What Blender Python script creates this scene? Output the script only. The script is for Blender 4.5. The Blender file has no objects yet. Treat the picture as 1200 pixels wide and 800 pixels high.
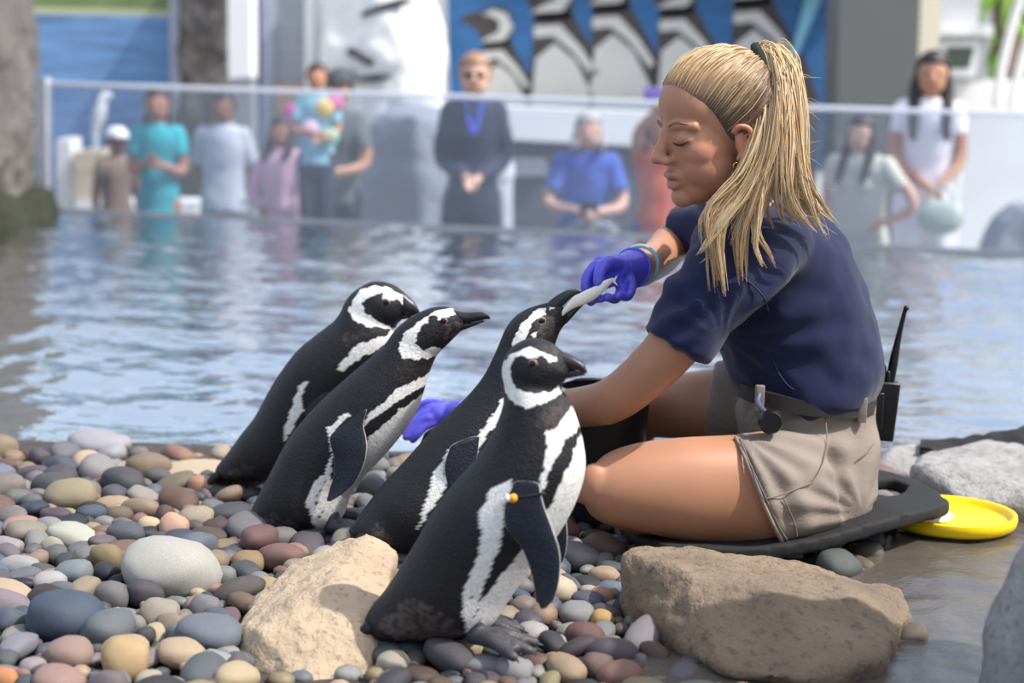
import bpy, bmesh, math, random
import numpy as np
from mathutils import Vector, Matrix, noise

random.seed(11)
rng = np.random.default_rng(11)
scene = bpy.context.scene
COL = scene.collection
R = math.radians

# ------------------------------------------------------------------ camera
F, CAMH, PITCH, ROLL = 2100.0, 0.88, R(9.2), R(1.5)
CAM_ROT = (Matrix.Rotation(R(90) - PITCH, 3, 'X') @ Matrix.Rotation(ROLL, 3, 'Z'))
cam_data = bpy.data.cameras.new('camera')
cam = bpy.data.objects.new('camera', cam_data)
COL.objects.link(cam)
cam.location = (0, 0, CAMH)
cam.rotation_euler = CAM_ROT.to_euler()
cam_data.sensor_width = 36.0
cam_data.lens = F / 1200.0 * 36.0
cam_data.clip_start, cam_data.clip_end = 0.05, 400
cam_data.dof.use_dof = True
cam_data.dof.focus_distance = 3.02
cam_data.dof.aperture_fstop = 2.8
scene.camera = cam

# ------------------------------------------------------------------ sky, sun, exposure
world = bpy.data.worlds.new('sky')
scene.world = world
world.use_nodes = True
wn = world.node_tree
wn.nodes.clear()
sky = wn.nodes.new('ShaderNodeTexSky')
sky.sky_type = 'NISHITA'
sky.sun_disc = False
sky.sun_elevation = R(54)
sky.sun_rotation = R(105)
sky.air_density, sky.dust_density, sky.ozone_density = 1.0, 4.0, 1.5
bg = wn.nodes.new('ShaderNodeBackground')
bg.inputs['Strength'].default_value = 0.32
wo = wn.nodes.new('ShaderNodeOutputWorld')
wn.links.new(sky.outputs[0], bg.inputs['Color'])
# thin white cloud cover, the same all over the sky
wtc = wn.nodes.new('ShaderNodeTexCoord')
wnz = wn.nodes.new('ShaderNodeTexNoise')
wnz.inputs['Scale'].default_value = 3.2
wnz.inputs['Detail'].default_value = 6.0
wrp = wn.nodes.new('ShaderNodeMapRange')
wrp.inputs[1].default_value, wrp.inputs[2].default_value = 0.32, 0.62
wrp.inputs[3].default_value, wrp.inputs[4].default_value = 0.15, 0.85
cbg = wn.nodes.new('ShaderNodeBackground')
cbg.inputs['Color'].default_value = (0.84, 0.93, 1.06, 1)
cbg.inputs['Strength'].default_value = 1.0
wmx = wn.nodes.new('ShaderNodeMixShader')
wn.links.new(wtc.outputs['Generated'], wnz.inputs['Vector'])
wn.links.new(wnz.outputs['Fac'], wrp.inputs[0])
wn.links.new(wrp.outputs[0], wmx.inputs[0])
wn.links.new(bg.outputs[0], wmx.inputs[1])
wn.links.new(cbg.outputs[0], wmx.inputs[2])
wn.links.new(wmx.outputs[0], wo.inputs['Surface'])

SUN_DIR = Vector((0.57, -0.15, 0.80)).normalized()          # towards the sun
sun_d = bpy.data.lights.new('sun', 'SUN')
sun_d.energy = 5.0
sun_d.angle = R(0.6)
sun_d.color = (1.0, 0.95, 0.87)
sun = bpy.data.objects.new('sun', sun_d)
COL.objects.link(sun)
sun.rotation_euler = SUN_DIR.to_track_quat('Z', 'Y').to_euler()
sun.location = (4, -2, 8)

vs = scene.view_settings
vs.view_transform = 'Standard'
vs.look = 'None'
vs.gamma = 1.0
vs.use_curve_mapping = False
vs.exposure = 0.0

# ------------------------------------------------------------------ pixel <-> place
RN = np.array(CAM_ROT)
CAMP = np.array([0, 0, CAMH])


def ray(x, y):
    d = RN @ np.array([(x - 600) / F, -(y - 400) / F, -1.0])
    return d / np.linalg.norm(d)


def on_y(x, y, Y):                       # pixel -> point on the vertical plane at distance Y
    d = ray(x, y)
    return CAMP + d * (Y / d[1])


def on_z(x, y, z):                       # pixel -> point on the horizontal plane z
    d = ray(x, y)
    return CAMP + d * ((z - CAMH) / d[2])


def on_plane(x, y, p0, n):
    d = ray(x, y)
    return CAMP + d * (np.dot(np.array(p0) - CAMP, n) / np.dot(d, n))


def proj(V):
    q = (np.asarray(V) - CAMP) @ RN
    return np.stack([600 + F * q[..., 0] / -q[..., 2], 400 - F * q[..., 1] / -q[..., 2]], -1)


def in_poly(P, poly):
    x, y = P[..., 0], P[..., 1]
    r = np.zeros(x.shape, bool)
    n = len(poly)
    for i in range(n):
        x0, y0 = poly[i]
        x1, y1 = poly[(i + 1) % n]
        if y0 == y1:
            continue
        c = ((y0 > y) != (y1 > y)) & (x < (x1 - x0) * (y - y0) / (y1 - y0) + x0)
        r ^= c
    return r


def lin(r, g, b):
    f = lambda v: (v / 255 / 12.92) if v / 255 <= 0.04045 else ((v / 255 + 0.055) / 1.055) ** 2.4
    return (f(r), f(g), f(b))


# ------------------------------------------------------------------ materials
def mat(name, col=(200, 200, 200), rough=0.6, var=None, bump=None, attr=None, spec=0.5, metal=0.0,
        sss=0.0, sheen=0.0, emit=None, col2=None, objcol=False, coat=0.0, stretch=(1, 1, 1), bump2=None,
        cloth=None, speck=None):
    m = bpy.data.materials.new(name)
    m.use_nodes = True
    nt = m.node_tree
    b = nt.nodes['Principled BSDF']
    N, L = nt.nodes.new, nt.links.new
    b.inputs['Roughness'].default_value = rough
    b.inputs['Specular IOR Level'].default_value = spec
    b.inputs['Metallic'].default_value = metal
    b.inputs['Coat Weight'].default_value = coat
    if sss:
        b.inputs['Subsurface Weight'].default_value = sss
        b.inputs['Subsurface Radius'].default_value = (0.012, 0.004, 0.002)
        b.inputs['Subsurface Scale'].default_value = 1.0
    if sheen:
        b.inputs['Sheen Weight'].default_value = sheen
    tc = N('ShaderNodeTexCoord')
    mp = N('ShaderNodeMapping')
    mp.inputs['Scale'].default_value = stretch
    L(tc.outputs['Object'], mp.inputs['Vector'])
    vec = mp.outputs['Vector']
    if objcol:
        oi = N('ShaderNodeObjectInfo')
        ad = N('ShaderNodeVectorMath')
        ad.operation = 'ADD'
        sc = N('ShaderNodeVectorMath')
        sc.operation = 'SCALE'
        sc.inputs[0].default_value = (13.1, 7.7, 5.3)
        L(oi.outputs['Random'], sc.inputs['Scale'])
        L(vec, ad.inputs[0])
        L(sc.outputs[0], ad.inputs[1])
        vec = ad.outputs[0]
        base = oi.outputs['Color']
    elif attr:
        a = N('ShaderNodeAttribute')
        a.attribute_name = attr
        base = a.outputs['Color']
    else:
        rgb = N('ShaderNodeRGB')
        rgb.outputs[0].default_value = (*lin(*col), 1)
        base = rgb.outputs[0]

    def tex(scale, detail=4.0, rough_=0.6):
        t = N('ShaderNodeTexNoise')
        t.inputs['Scale'].default_value = scale
        t.inputs['Detail'].default_value = detail
        t.inputs['Roughness'].default_value = rough_
        L(vec, t.inputs['Vector'])
        return t.outputs['Fac']
    if col2 and var:
        mx = N('ShaderNodeMix')
        mx.data_type = 'RGBA'
        rp = N('ShaderNodeValToRGB')
        rp.color_ramp.elements[0].position = 0.40
        rp.color_ramp.elements[1].position = 0.62
        L(tex(var[0]), rp.inputs[0])
        L(rp.outputs[0], mx.inputs[0])
        L(base, mx.inputs[6])
        mx.inputs[7].default_value = (*lin(*col2), 1)
        base = mx.outputs[2]
    elif var:
        hv = N('ShaderNodeHueSaturation')
        mr = N('ShaderNodeMapRange')
        mr.inputs[1].default_value, mr.inputs[2].default_value = 0.25, 0.75
        mr.inputs[3].default_value, mr.inputs[4].default_value = 1 - var[1], 1 + var[1]
        L(tex(var[0]), mr.inputs[0])
        L(mr.outputs[0], hv.inputs['Value'])
        L(base, hv.inputs['Color'])
        base = hv.outputs[0]
    if speck:
        mx = N('ShaderNodeMix')
        mx.data_type = 'RGBA'
        rp = N('ShaderNodeValToRGB')
        rp.color_ramp.elements[0].position = speck[2]
        rp.color_ramp.elements[1].position = speck[2] + 0.06
        L(tex(speck[0], 2.0), rp.inputs[0])
        ml = N('ShaderNodeMath')
        ml.operation = 'MULTIPLY'
        ml.inputs[1].default_value = speck[3]
        L(rp.outputs[0], ml.inputs[0])
        L(ml.outputs[0], mx.inputs[0])
        L(base, mx.inputs[6])
        mx.inputs[7].default_value = (*lin(*speck[1]), 1)
        base = mx.outputs[2]
    L(base, b.inputs['Base Color'])
    prev = None
    for bp in (bump, bump2):
        if bp:
            bn = N('ShaderNodeBump')
            bn.inputs['Strength'].default_value = bp[1]
            bn.inputs['Distance'].default_value = bp[2]
            L(tex(bp[0], 5.0), bn.inputs['Height'])
            if prev:
                L(prev, bn.inputs['Normal'])
            prev = bn.outputs[0]
    if prev:
        L(prev, b.inputs['Normal'])
    if emit:
        b.inputs['Emission Color'].default_value = (*lin(*emit[0]), 1)
        b.inputs['Emission Strength'].default_value = emit[1]
    return m


M = {}
M['feather'] = mat('feather', attr='col', rough=0.5, spec=0.35, var=(160, 0.22), bump=(260, 0.55, 0.004), bump2=(60, 0.25, 0.006), sheen=0.0)
M['bill'] = mat('bill', (38, 36, 37), 0.34, var=(40, 0.5), bump=(90, 0.25, 0.002), stretch=(1, 1, 3))
M['eye_dark'] = mat('eye_dark', (30, 14, 12), 0.08)
M['eye_ring'] = mat('eye_ring', (150, 112, 110), 0.5)
M['foot'] = mat('foot', (62, 62, 66), 0.5, var=(60, 0.5), bump=(150, 0.6, 0.003))
M['skin'] = mat('skin', attr='col', rough=0.44, spec=0.4, sss=0.12, var=(9, 0.06), bump=(420, 0.10, 0.001))
M['navy'] = mat('navy', (30, 35, 68), 0.85, spec=0.2, var=(7, 0.10), bump=(1100, 0.35, 0.0008), sheen=0.15)
M['khaki'] = mat('khaki', (138, 127, 118), 0.8, spec=0.2, var=(6, 0.06), bump=(800, 0.25, 0.0008), bump2=(26, 0.35, 0.006), stretch=(1, 1, 2))
M['hair_blonde'] = mat('hair_blonde', attr='col', rough=0.38, spec=0.5, var=(90, 0.12))
M['black_cloth'] = mat('black_cloth', (20, 20, 22), 0.85, var=(60, 0.2), bump=(200, 0.6, 0.003))
M['black_plastic'] = mat('black_plastic', (17, 17, 19), 0.38, bump=(300, 0.15, 0.001))
M['foam'] = mat('foam', (24, 24, 26), 0.8, var=(120, 0.25), bump=(350, 0.5, 0.0015))
M['belt'] = mat('belt', (42, 40, 40), 0.75, bump=(500, 0.3, 0.001))
M['glove'] = mat('glove', (92, 88, 214), 0.36, spec=0.5, var=(14, 0.10), bump=(38, 0.45, 0.004), bump2=(160, 0.3, 0.001))
M['gold'] = mat('gold', (214, 170, 90), 0.2, metal=1.0)
M['steel'] = mat('steel', (190, 194, 200), 0.28, metal=1.0, var=(12, 0.1))
M['bucket_dark'] = mat('bucket_dark', (34, 34, 38), 0.45, bump=(40, 0.1, 0.002))
M['fish'] = mat('fish', (228, 224, 214), 0.22, var=(30, 0.18), col2=None, bump=(120, 0.15, 0.001))
M['yellow'] = mat('yellow', (250, 214, 4), 0.36, var=(6, 0.04))
M['orange'] = mat('orange', (244, 160, 30), 0.4)
M['white_plastic'] = mat('white_plastic', (236, 236, 236), 0.4)
M['band_clear'] = mat('band_clear', (150, 190, 200), 0.2)
M['rock_beige'] = mat('rock_beige', (178, 158, 134), 0.9, var=(9, 0.16), bump=(45, 0.9, 0.012), bump2=(170, 0.5, 0.004), speck=(90, (118, 98, 80), 0.60, 0.5))
M['rock_brown'] = mat('rock_brown', (130, 113, 95), 0.9, var=(7, 0.24), bump=(40, 0.9, 0.012), bump2=(160, 0.5, 0.004), speck=(60, (92, 80, 70), 0.58, 0.6))
M['rock_grey'] = mat('rock_grey', (150, 148, 146), 0.85, var=(8, 0.25), bump=(40, 0.9, 0.012), bump2=(150, 0.5, 0.004), speck=(70, (98, 96, 98), 0.58, 0.5))
M['pebble'] = mat('pebble', objcol=True, rough=0.58, spec=0.4, var=(30, 0.22), bump=(140, 0.35, 0.002), speck=(75, (205, 196, 186), 0.66, 0.22))
M['pebble_fill'] = mat('pebble_fill', attr='col', rough=0.58, spec=0.4, var=(38, 0.22), bump=(140, 0.35, 0.002))
M['gravel_bed'] = mat('gravel_bed', (70, 64, 60), 0.9, var=(60, 0.5), bump=(90, 1.0, 0.01))
M['pool_bed'] = mat('pool_bed', (150, 182, 200), 0.9, var=(3, 0.4), bump=(12, 0.8, 0.03))
M['wet_floor'] = mat('wet_floor', (86, 80, 74), 0.2, spec=0.6, var=(5, 0.22), bump=(14, 0.35, 0.012), bump2=(90, 0.45, 0.003), speck=(22, (88, 84, 82), 0.56, 0.55))
M['metal_rail'] = mat('metal_rail', (206, 210, 220), 0.4, metal=0.35)
M['cliff'] = mat('cliff', (104, 100, 98), 0.95, var=(3.5, 0.4), bump=(7, 1.0, 0.06), bump2=(30, 0.8, 0.02), speck=(4, (66, 60, 56), 0.56, 0.7))
M['algae'] = mat('algae', (44, 48, 34), 0.9, var=(12, 0.4), bump=(30, 1.0, 0.03))
M['sea_print'] = mat('sea_print', (62, 116, 170), 0.7, var=(5, 0.3), stretch=(0.5, 1, 5))
M['sea_print2'] = mat('sea_print2', (112, 150, 196), 0.7, var=(4, 0.5), stretch=(0.5, 1, 6))
M['grass_print'] = mat('grass_print', (120, 140, 90), 0.8, var=(6, 0.2))
M['sand_print'] = mat('sand_print', (196, 196, 160), 0.8)
M['white_paint'] = mat('white_paint', (240, 240, 240), 0.8, var=(3, 0.04))
M['grey_paint'] = mat('grey_paint', (138, 142, 150), 0.8, var=(2, 0.06))
M['dark_grey_paint'] = mat('dark_grey_paint', (82, 86, 98), 0.8, var=(2, 0.12))
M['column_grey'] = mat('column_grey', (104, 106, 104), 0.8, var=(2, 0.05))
M['cream_sunlit'] = mat('cream_sunlit', (226, 216, 190), 0.8)
M['blue_paint'] = mat('blue_paint', (24, 58, 150), 0.7)
M['white_rock'] = mat('white_rock', (244, 244, 242), 0.9, bump=(4, 0.4, 0.05))
M['crack'] = mat('crack', (70, 70, 76), 0.9)
M['boulder_grey'] = mat('boulder_grey', (140, 146, 158), 0.9, var=(2, 0.14), bump=(6, 0.6, 0.05))
M['sand_block'] = mat('sand_block', (208, 192, 168), 0.9, var=(4, 0.1))
M['print_black'] = mat('print_black', (82, 74, 72), 0.7, var=(6, 0.3))
M['print_white'] = mat('print_white', (222, 220, 212), 0.7, var=(5, 0.05))
M['print_grey'] = mat('print_grey', (120, 110, 108), 0.7, var=(10, 0.2))
M['print_cyan'] = mat('print_cyan', (150, 214, 236), 0.7)
M['leaf'] = mat('leaf', (118, 158, 52), 0.6, var=(4, 0.3))
M['bark'] = mat('bark', (120, 104, 88), 0.9)
M['window_dark'] = mat('window_dark', (84, 96, 84), 0.25)
M['gull_white'] = mat('gull_white', (226, 228, 230), 0.8)


def flat(name, col, rough=0.8):
    if name not in M:
        M[name] = mat(name, col, rough, var=(6, 0.08), bump=(30, 0.2, 0.006))
    return M[name]


# glass; dirt and a pale light haze mixed in as diffuse colour
g = bpy.data.materials.new('hazy_glass')
g.use_nodes = True
nt = g.node_tree
nt.nodes.clear()
o_ = nt.nodes.new('ShaderNodeOutputMaterial')
tr = nt.nodes.new('ShaderNodeBsdfTransparent')
tr.inputs[0].default_value = (0.90, 0.93, 0.97, 1)
gl = nt.nodes.new('ShaderNodeBsdfGlossy')
gl.inputs['Roughness'].default_value = 0.02
df = nt.nodes.new('ShaderNodeBsdfDiffuse')
df.inputs[0].default_value = (0.72, 0.76, 0.86, 1)
fr = nt.nodes.new('ShaderNodeFresnel')
fr.inputs[0].default_value = 1.45
m1 = nt.nodes.new('ShaderNodeMixShader')
m2 = nt.nodes.new('ShaderNodeMixShader')
m2.inputs[0].default_value = 0.07
nt.links.new(fr.outputs[0], m1.inputs[0])
nt.links.new(tr.outputs[0], m1.inputs[1])
nt.links.new(gl.outputs[0], m1.inputs[2])
nt.links.new(m1.outputs[0], m2.inputs[1])
nt.links.new(df.outputs[0], m2.inputs[2])
nt.links.new(m2.outputs[0], o_.inputs[0])
M['glass'] = g

# water: fresnel mirror over a tinted clear body, rippled
w = bpy.data.materials.new('pool_water')
w.use_nodes = True
nt = w.node_tree
nt.nodes.clear()
o_ = nt.nodes.new('ShaderNodeOutputMaterial')
tr = nt.nodes.new('ShaderNodeBsdfTransparent')
tr.inputs[0].default_value = (0.74, 0.87, 0.95, 1)
gl = nt.nodes.new('ShaderNodeBsdfGlossy')
gl.inputs['Roughness'].default_value = 0.03
gl.inputs['Color'].default_value = (1, 1, 1, 1)
fr = nt.nodes.new('ShaderNodeFresnel')
fr.inputs[0].default_value = 1.6
m1 = nt.nodes.new('ShaderNodeMixShader')
tc = nt.nodes.new('ShaderNodeTexCoord')
mp = nt.nodes.new('ShaderNodeMapping')
mp.inputs['Scale'].default_value = (1.0, 1.6, 1)
nt.links.new(tc.outputs['Object'], mp.inputs[0])
n1 = nt.nodes.new('ShaderNodeTexNoise')
n1.inputs['Scale'].default_value = 16
n1.inputs['Detail'].default_value = 3
n2 = nt.nodes.new('ShaderNodeTexNoise')
n2.inputs['Scale'].default_value = 1.6
n2.inputs['Detail'].default_value = 2
nt.links.new(mp.outputs[0], n1.inputs[0])
nt.links.new(mp.outputs[0], n2.inputs[0])
b1 = nt.nodes.new('ShaderNodeBump')
b1.inputs['Strength'].default_value = 0.25
b1.inputs['Distance'].default_value = 0.012
b2 = nt.nodes.new('ShaderNodeBump')
b2.inputs['Strength'].default_value = 0.12
b2.inputs['Distance'].default_value = 0.03
nt.links.new(n1.outputs['Fac'], b1.inputs['Height'])
nt.links.new(n2.outputs['Fac'], b2.inputs['Height'])
nt.links.new(b2.outputs[0], b1.inputs['Normal'])
nt.links.new(b1.outputs[0], gl.inputs['Normal'])
nt.links.new(b1.outputs[0], fr.inputs['Normal'])
fm = nt.nodes.new('ShaderNodeMapRange')
fm.inputs[3].default_value, fm.inputs[4].default_value = 0.64, 1.0
nt.links.new(fr.outputs[0], fm.inputs[0])
nt.links.new(fm.outputs[0], m1.inputs[0])
nt.links.new(tr.outputs[0], m1.inputs[1])
nt.links.new(gl.outputs[0], m1.inputs[2])
nt.links.new(m1.outputs[0], o_.inputs[0])
M['water'] = w

# ------------------------------------------------------------------ mesh helpers
ORG = {}


def tag(o, label=None, cat=None, group=None, kind=None):
    if label:
        o['label'] = label
    if cat:
        o['category'] = cat
    if group:
        o['group'] = group
    if kind:
        o['kind'] = kind
    return o


def thing(name, loc, label, cat, group=None):
    o = bpy.data.objects.new(name, None)
    o.empty_display_size = 0.05
    COL.objects.link(o)
    o.location = tuple(float(v) for v in loc)
    ORG[o] = np.array(loc, float)
    return tag(o, label, cat, group)


def obj(name, VF, material, parent=None, smooth=True, cols=None, label=None, org=None, sharp=None):
    V, Fc = VF
    V = np.asarray(V, float)
    if parent is not None:
        og = ORG[parent]
    elif org is not None:
        og = np.array(org, float)
    else:
        og = np.array([(V[:, 0].min() + V[:, 0].max()) / 2, (V[:, 1].min() + V[:, 1].max()) / 2, V[:, 2].min()])
    me = bpy.data.meshes.new(name)
    me.from_pydata((V - og).tolist(), [], [list(map(int, f)) for f in Fc])
    me.validate()
    if cols is not None and len(cols) == len(me.vertices):
        a = me.color_attributes.new('col', 'FLOAT_COLOR', 'POINT')
        c4 = np.ones((len(V), 4), np.float32)
        c4[:, :3] = cols
        a.data.foreach_set('color', c4.ravel())
    if smooth:
        me.polygons.foreach_set('use_smooth', [True] * len(me.polygons))
        if sharp:
            me.set_sharp_from_angle(angle=R(sharp))
    me.materials.append(M[material] if isinstance(material, str) else material)
    o = bpy.data.objects.new(name, me)
    COL.objects.link(o)
    ORG[o] = og
    if parent is not None:
        o.parent = parent
    else:
        o.location = og
    if label:
        o['label'] = label
    return o


def cr(P, n, ends=False):
    """Catmull-Rom through the rows of P, n samples."""
    P = np.asarray(P, float)
    k = len(P)
    E = np.vstack([2 * P[0] - P[1], P, 2 * P[-1] - P[-2]])
    t = np.linspace(0, k - 1 - 1e-9, n)
    i = t.astype(int)
    u = (t - i)[:, None]
    p0, p1, p2, p3 = E[i], E[i + 1], E[i + 2], E[i + 3]
    return 0.5 * (2 * p1 + (p2 - p0) * u + (2 * p0 - 5 * p1 + 4 * p2 - p3) * u ** 2 + (3 * p1 - p0 - 3 * p2 + p3) * u ** 3)


def grid_faces(nr, ns, closed=True, caps=True):
    Fc = []
    for i in range(nr - 1):
        for j in range(ns if closed else ns - 1):
            k = (j + 1) % ns
            Fc.append((i * ns + j, i * ns + k, (i + 1) * ns + k, (i + 1) * ns + j))
    if caps:
        Fc.append(tuple(range(ns))[::-1])
        Fc.append(tuple((nr - 1) * ns + j for j in range(ns)))
    return Fc


def loft(Cn, U, W, nr=40, ns=24, power=1.0, dome=True):
    """Closed tube: ring = C + U cos + W sin, rows interpolated; rounded ends."""
    D = cr(np.hstack([Cn, U, W]), nr)
    C_, U_, W_ = D[:, :3], D[:, 3:6], D[:, 6:9]
    th = np.linspace(0, 2 * np.pi, ns, endpoint=False)
    c, s = np.cos(th), np.sin(th)
    if power != 1.0:
        c, s = np.sign(c) * np.abs(c) ** power, np.sign(s) * np.abs(s) ** power
    V = C_[:, None] + U_[:, None] * c[None, :, None] + W_[:, None] * s[None, :, None]
    rows = [V]
    if dome:
        def cap(i, sgn):
            t = C_[i] - C_[i + (1 if i == 0 else -1)]
            t = t / (np.linalg.norm(t) + 1e-9)
            r = min(np.linalg.norm(U_[i]), np.linalg.norm(W_[i]))
            out = []
            for a in (25, 50, 72, 86):
                out.append((C_[i] + t * r * math.sin(R(a)))[None] + (V[i] - C_[i]) * math.cos(R(a)))
            return out
        a = cap(0, -1)
        b = cap(nr - 1, 1)
        V = np.concatenate([np.array(a[::-1]), V, np.array(b)])
    return V.reshape(-1, 3), grid_faces(V.shape[0], ns)


def chain(P, r, n=None, ns=14, flat_end=False):
    """Tapered round tube through P (k,3) with radii r, rounded ends."""
    P = np.asarray(P, float)
    r = np.asarray(r, float) * np.ones(len(P))
    n = n or max(6, (len(P) - 1) * 8)
    D = cr(np.hstack([P, r[:, None]]), n)
    C_, rr = D[:, :3], np.maximum(D[:, 3], 1e-4)
    T = np.gradient(C_, axis=0)
    T /= np.linalg.norm(T, axis=1)[:, None] + 1e-12
    ref = np.array([0.31, 0.2, 0.93])
    A = []
    a = np.cross(T[0], ref)
    a /= np.linalg.norm(a)
    for i in range(n):
        a = a - T[i] * np.dot(a, T[i])
        a /= np.linalg.norm(a) + 1e-12
        A.append(a)
    A = np.array(A)
    B = np.cross(T, A)
    th = np.linspace(0, 2 * np.pi, ns, endpoint=False)
    rows = []
    for ang in (-86, -60, -30):
        q = R(ang)
        rows.append((C_[0] + T[0] * rr[0] * math.sin(q))[None] + rr[0] * math.cos(q) * (A[0][None] * np.cos(th)[:, None] + B[0][None] * np.sin(th)[:, None]))
    for i in range(n):
        rows.append(C_[i][None] + rr[i] * (A[i][None] * np.cos(th)[:, None] + B[i][None] * np.sin(th)[:, None]))
    for ang in (() if flat_end else (30, 60, 86)):
        q = R(ang)
        rows.append((C_[-1] + T[-1] * rr[-1] * math.sin(q))[None] + rr[-1] * math.cos(q) * (A[-1][None] * np.cos(th)[:, None] + B[-1][None] * np.sin(th)[:, None]))
    V = np.array(rows)
    return V.reshape(-1, 3), grid_faces(V.shape[0], ns)


def ellipsoid(c, rad, axes=None, nu=24, nv=16):
    c = np.array(c, float)
    A = np.eye(3) if axes is None else np.array(axes)
    rows = []
    for i in range(nv + 1):
        p = math.pi * (i + 0.02) / (nv + 0.04) - math.pi / 2
        th = np.linspace(0, 2 * np.pi, nu, endpoint=False)
        q = np.stack([rad[0] * math.cos(p) * np.cos(th), rad[1] * math.cos(p) * np.sin(th), np.full(nu, rad[2] * math.sin(p))], -1)
        rows.append(c + q @ A)
    V = np.array(rows)
    return V.reshape(-1, 3), grid_faces(V.shape[0], nu)


def join(parts):
    Vs, Fs, n = [], [], 0
    for V, Fc in parts:
        Vs.append(np.asarray(V))
        Fs += [tuple(int(i) + n for i in f) for f in Fc]
        n += len(V)
    return np.vstack(Vs), Fs


def remesh(parts, voxel, it=4, fac=0.5):
    V, Fc = join(parts)
    me = bpy.data.meshes.new('tmp')
    me.from_pydata(V.tolist(), [], Fc)
    bm = bmesh.new()
    bm.from_mesh(me)
    bmesh.ops.recalc_face_normals(bm, faces=bm.faces)
    bm.to_mesh(me)
    bm.free()
    o = bpy.data.objects.new('tmp', me)
    COL.objects.link(o)
    md = o.modifiers.new('r', 'REMESH')
    md.mode = 'VOXEL'
    md.voxel_size = voxel
    if it:
        s = o.modifiers.new('s', 'SMOOTH')
        s.factor = fac
        s.iterations = it
    dg = bpy.context.evaluated_depsgraph_get()
    dg.update()
    m2_ = bpy.data.meshes.new_from_object(o.evaluated_get(dg))
    n = len(m2_.vertices)
    V2 = np.empty(n * 3)
    m2_.vertices.foreach_get('co', V2)
    F2 = [tuple(p.vertices) for p in m2_.polygons]
    bpy.data.objects.remove(o)
    bpy.data.meshes.remove(me)
    bpy.data.meshes.remove(m2_)
    return V2.reshape(-1, 3), F2


def normals(V, Fc):
    V = np.asarray(V)
    q = np.array([f[:3] for f in Fc])
    fn = np.cross(V[q[:, 1]] - V[q[:, 0]], V[q[:, 2]] - V[q[:, 0]])
    N = np.zeros_like(V)
    for k in range(3):
        np.add.at(N, q[:, k], fn)
    return N / (np.linalg.norm(N, axis=1)[:, None] + 1e-12)


def nz(V, scale, seed=0.0):
    return np.array([noise.noise(Vector((v[0] * scale + seed, v[1] * scale - seed, v[2] * scale + 2 * seed))) for v in V])


def box(x0, x1, y0, y1, z0, z1, bev=0.0):
    bm = bmesh.new()
    vs_ = [bm.verts.new((x, y, z)) for x in (x0, x1) for y in (y0, y1) for z in (z0, z1)]
    for f in ((0, 1, 3, 2), (4, 6, 7, 5), (0, 4, 5, 1), (2, 3, 7, 6), (0, 2, 6, 4), (1, 5, 7, 3)):
        bm.faces.new([vs_[i] for i in f])
    if bev:
        bmesh.ops.bevel(bm, geom=bm.edges[:], offset=bev, segments=2, affect='EDGES', profile=0.6)
    bm.verts.index_update()
    V = np.array([v.co[:] for v in bm.verts])
    Fc = [tuple(v.index for v in f.verts) for f in bm.faces]
    bm.free()
    return V, Fc


def prism(front, back):
    """Solid between two matching outlines (k,3)."""
    k = len(front)
    V = np.vstack([front, back])
    Fc = [tuple(range(k)), tuple(range(2 * k - 1, k - 1, -1))]
    for i in range(k):
        j = (i + 1) % k
        Fc.append((i, i + k, j + k, j))
    return V, Fc


def panel(pts, Y, th=0.02):
    """Upright slab: pixel outline placed on the plane at distance Y, thickness th going back."""
    a = np.array([on_y(x, y, Y) for x, y in pts])
    return prism(a, a + np.array([0, th, 0]))


def hull_rock(points, voxel=0.012, amp=0.008, scale=14, it=5, seed=0.0, amp2=0.003):
    bm = bmesh.new()
    for p in points:
        bm.verts.new(tuple(p))
    r = bmesh.ops.convex_hull(bm, input=bm.verts[:])
    junk = [v for v in bm.verts if not v.link_faces]
    bmesh.ops.delete(bm, geom=junk, context='VERTS')
    bm.verts.index_update()
    V = np.array([v.co[:] for v in bm.verts])
    Fc = [tuple(v.index for v in f.verts) for f in bm.faces]
    bm.free()
    V, Fc = remesh([(V, Fc)], voxel, it)
    N = normals(V, Fc)
    d = amp * nz(V, scale, seed) + amp2 * nz(V, scale * 4, seed + 3) + amp * 0.5 * np.abs(nz(V, scale * 0.45, seed + 9))
    return V + N * d[:, None], Fc


# ================================================================== SETTING
WZ = -0.05                                              # water level
PLAZA = -0.62


def ground_z(x, y):
    s = min(max((y - 3.95) / 0.75, 0), 1)
    return -0.025 - 0.75 * s * s


nx, ny = 70, 60
xs = np.linspace(-4.5, 4.5, nx)
ys = np.concatenate([np.linspace(0.6, 3.8, 22), np.linspace(3.85, 5.0, 24), np.linspace(5.2, 9.6, 14)])
V = np.array([(x, y, ground_z(x, y) + 0.012 * noise.noise(Vector((x * 4, y * 4, 0)))) for y in ys for x in xs])
tag(obj('floor', (V, grid_faces(ny, nx, closed=False, caps=False)), 'gravel_bed', org=(0, 0, 0)), kind='structure', label='gravel bed under the shore stones and the pool')

gl0 = on_z(60, 247, WZ)
gl1 = on_z(1196, 298, WZ)
gdir = (gl1 - gl0) / np.linalg.norm(gl1 - gl0)
gn = np.array([-gdir[1], gdir[0], 0])                    # points away from the camera


def gp(x):                                              # distance Y of the glass at world x
    return gl0[1] + (x - gl0[0]) * gdir[1] / gdir[0]


# pool floor
def pool_quad(y0, y1f, z, x0=-4.4, x1=4.4):
    return [(x0, y0, z), (x1, y0, z), (x1, gp(x1), z), (x0, gp(x0), z)]


V = np.array(pool_quad(4.6, 0, -0.72))
tag(obj('floor_pool', prism(V, V - np.array([0, 0, 0.05])), 'pool_bed', smooth=False), kind='structure', label='greenish pool bottom under the water')
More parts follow.
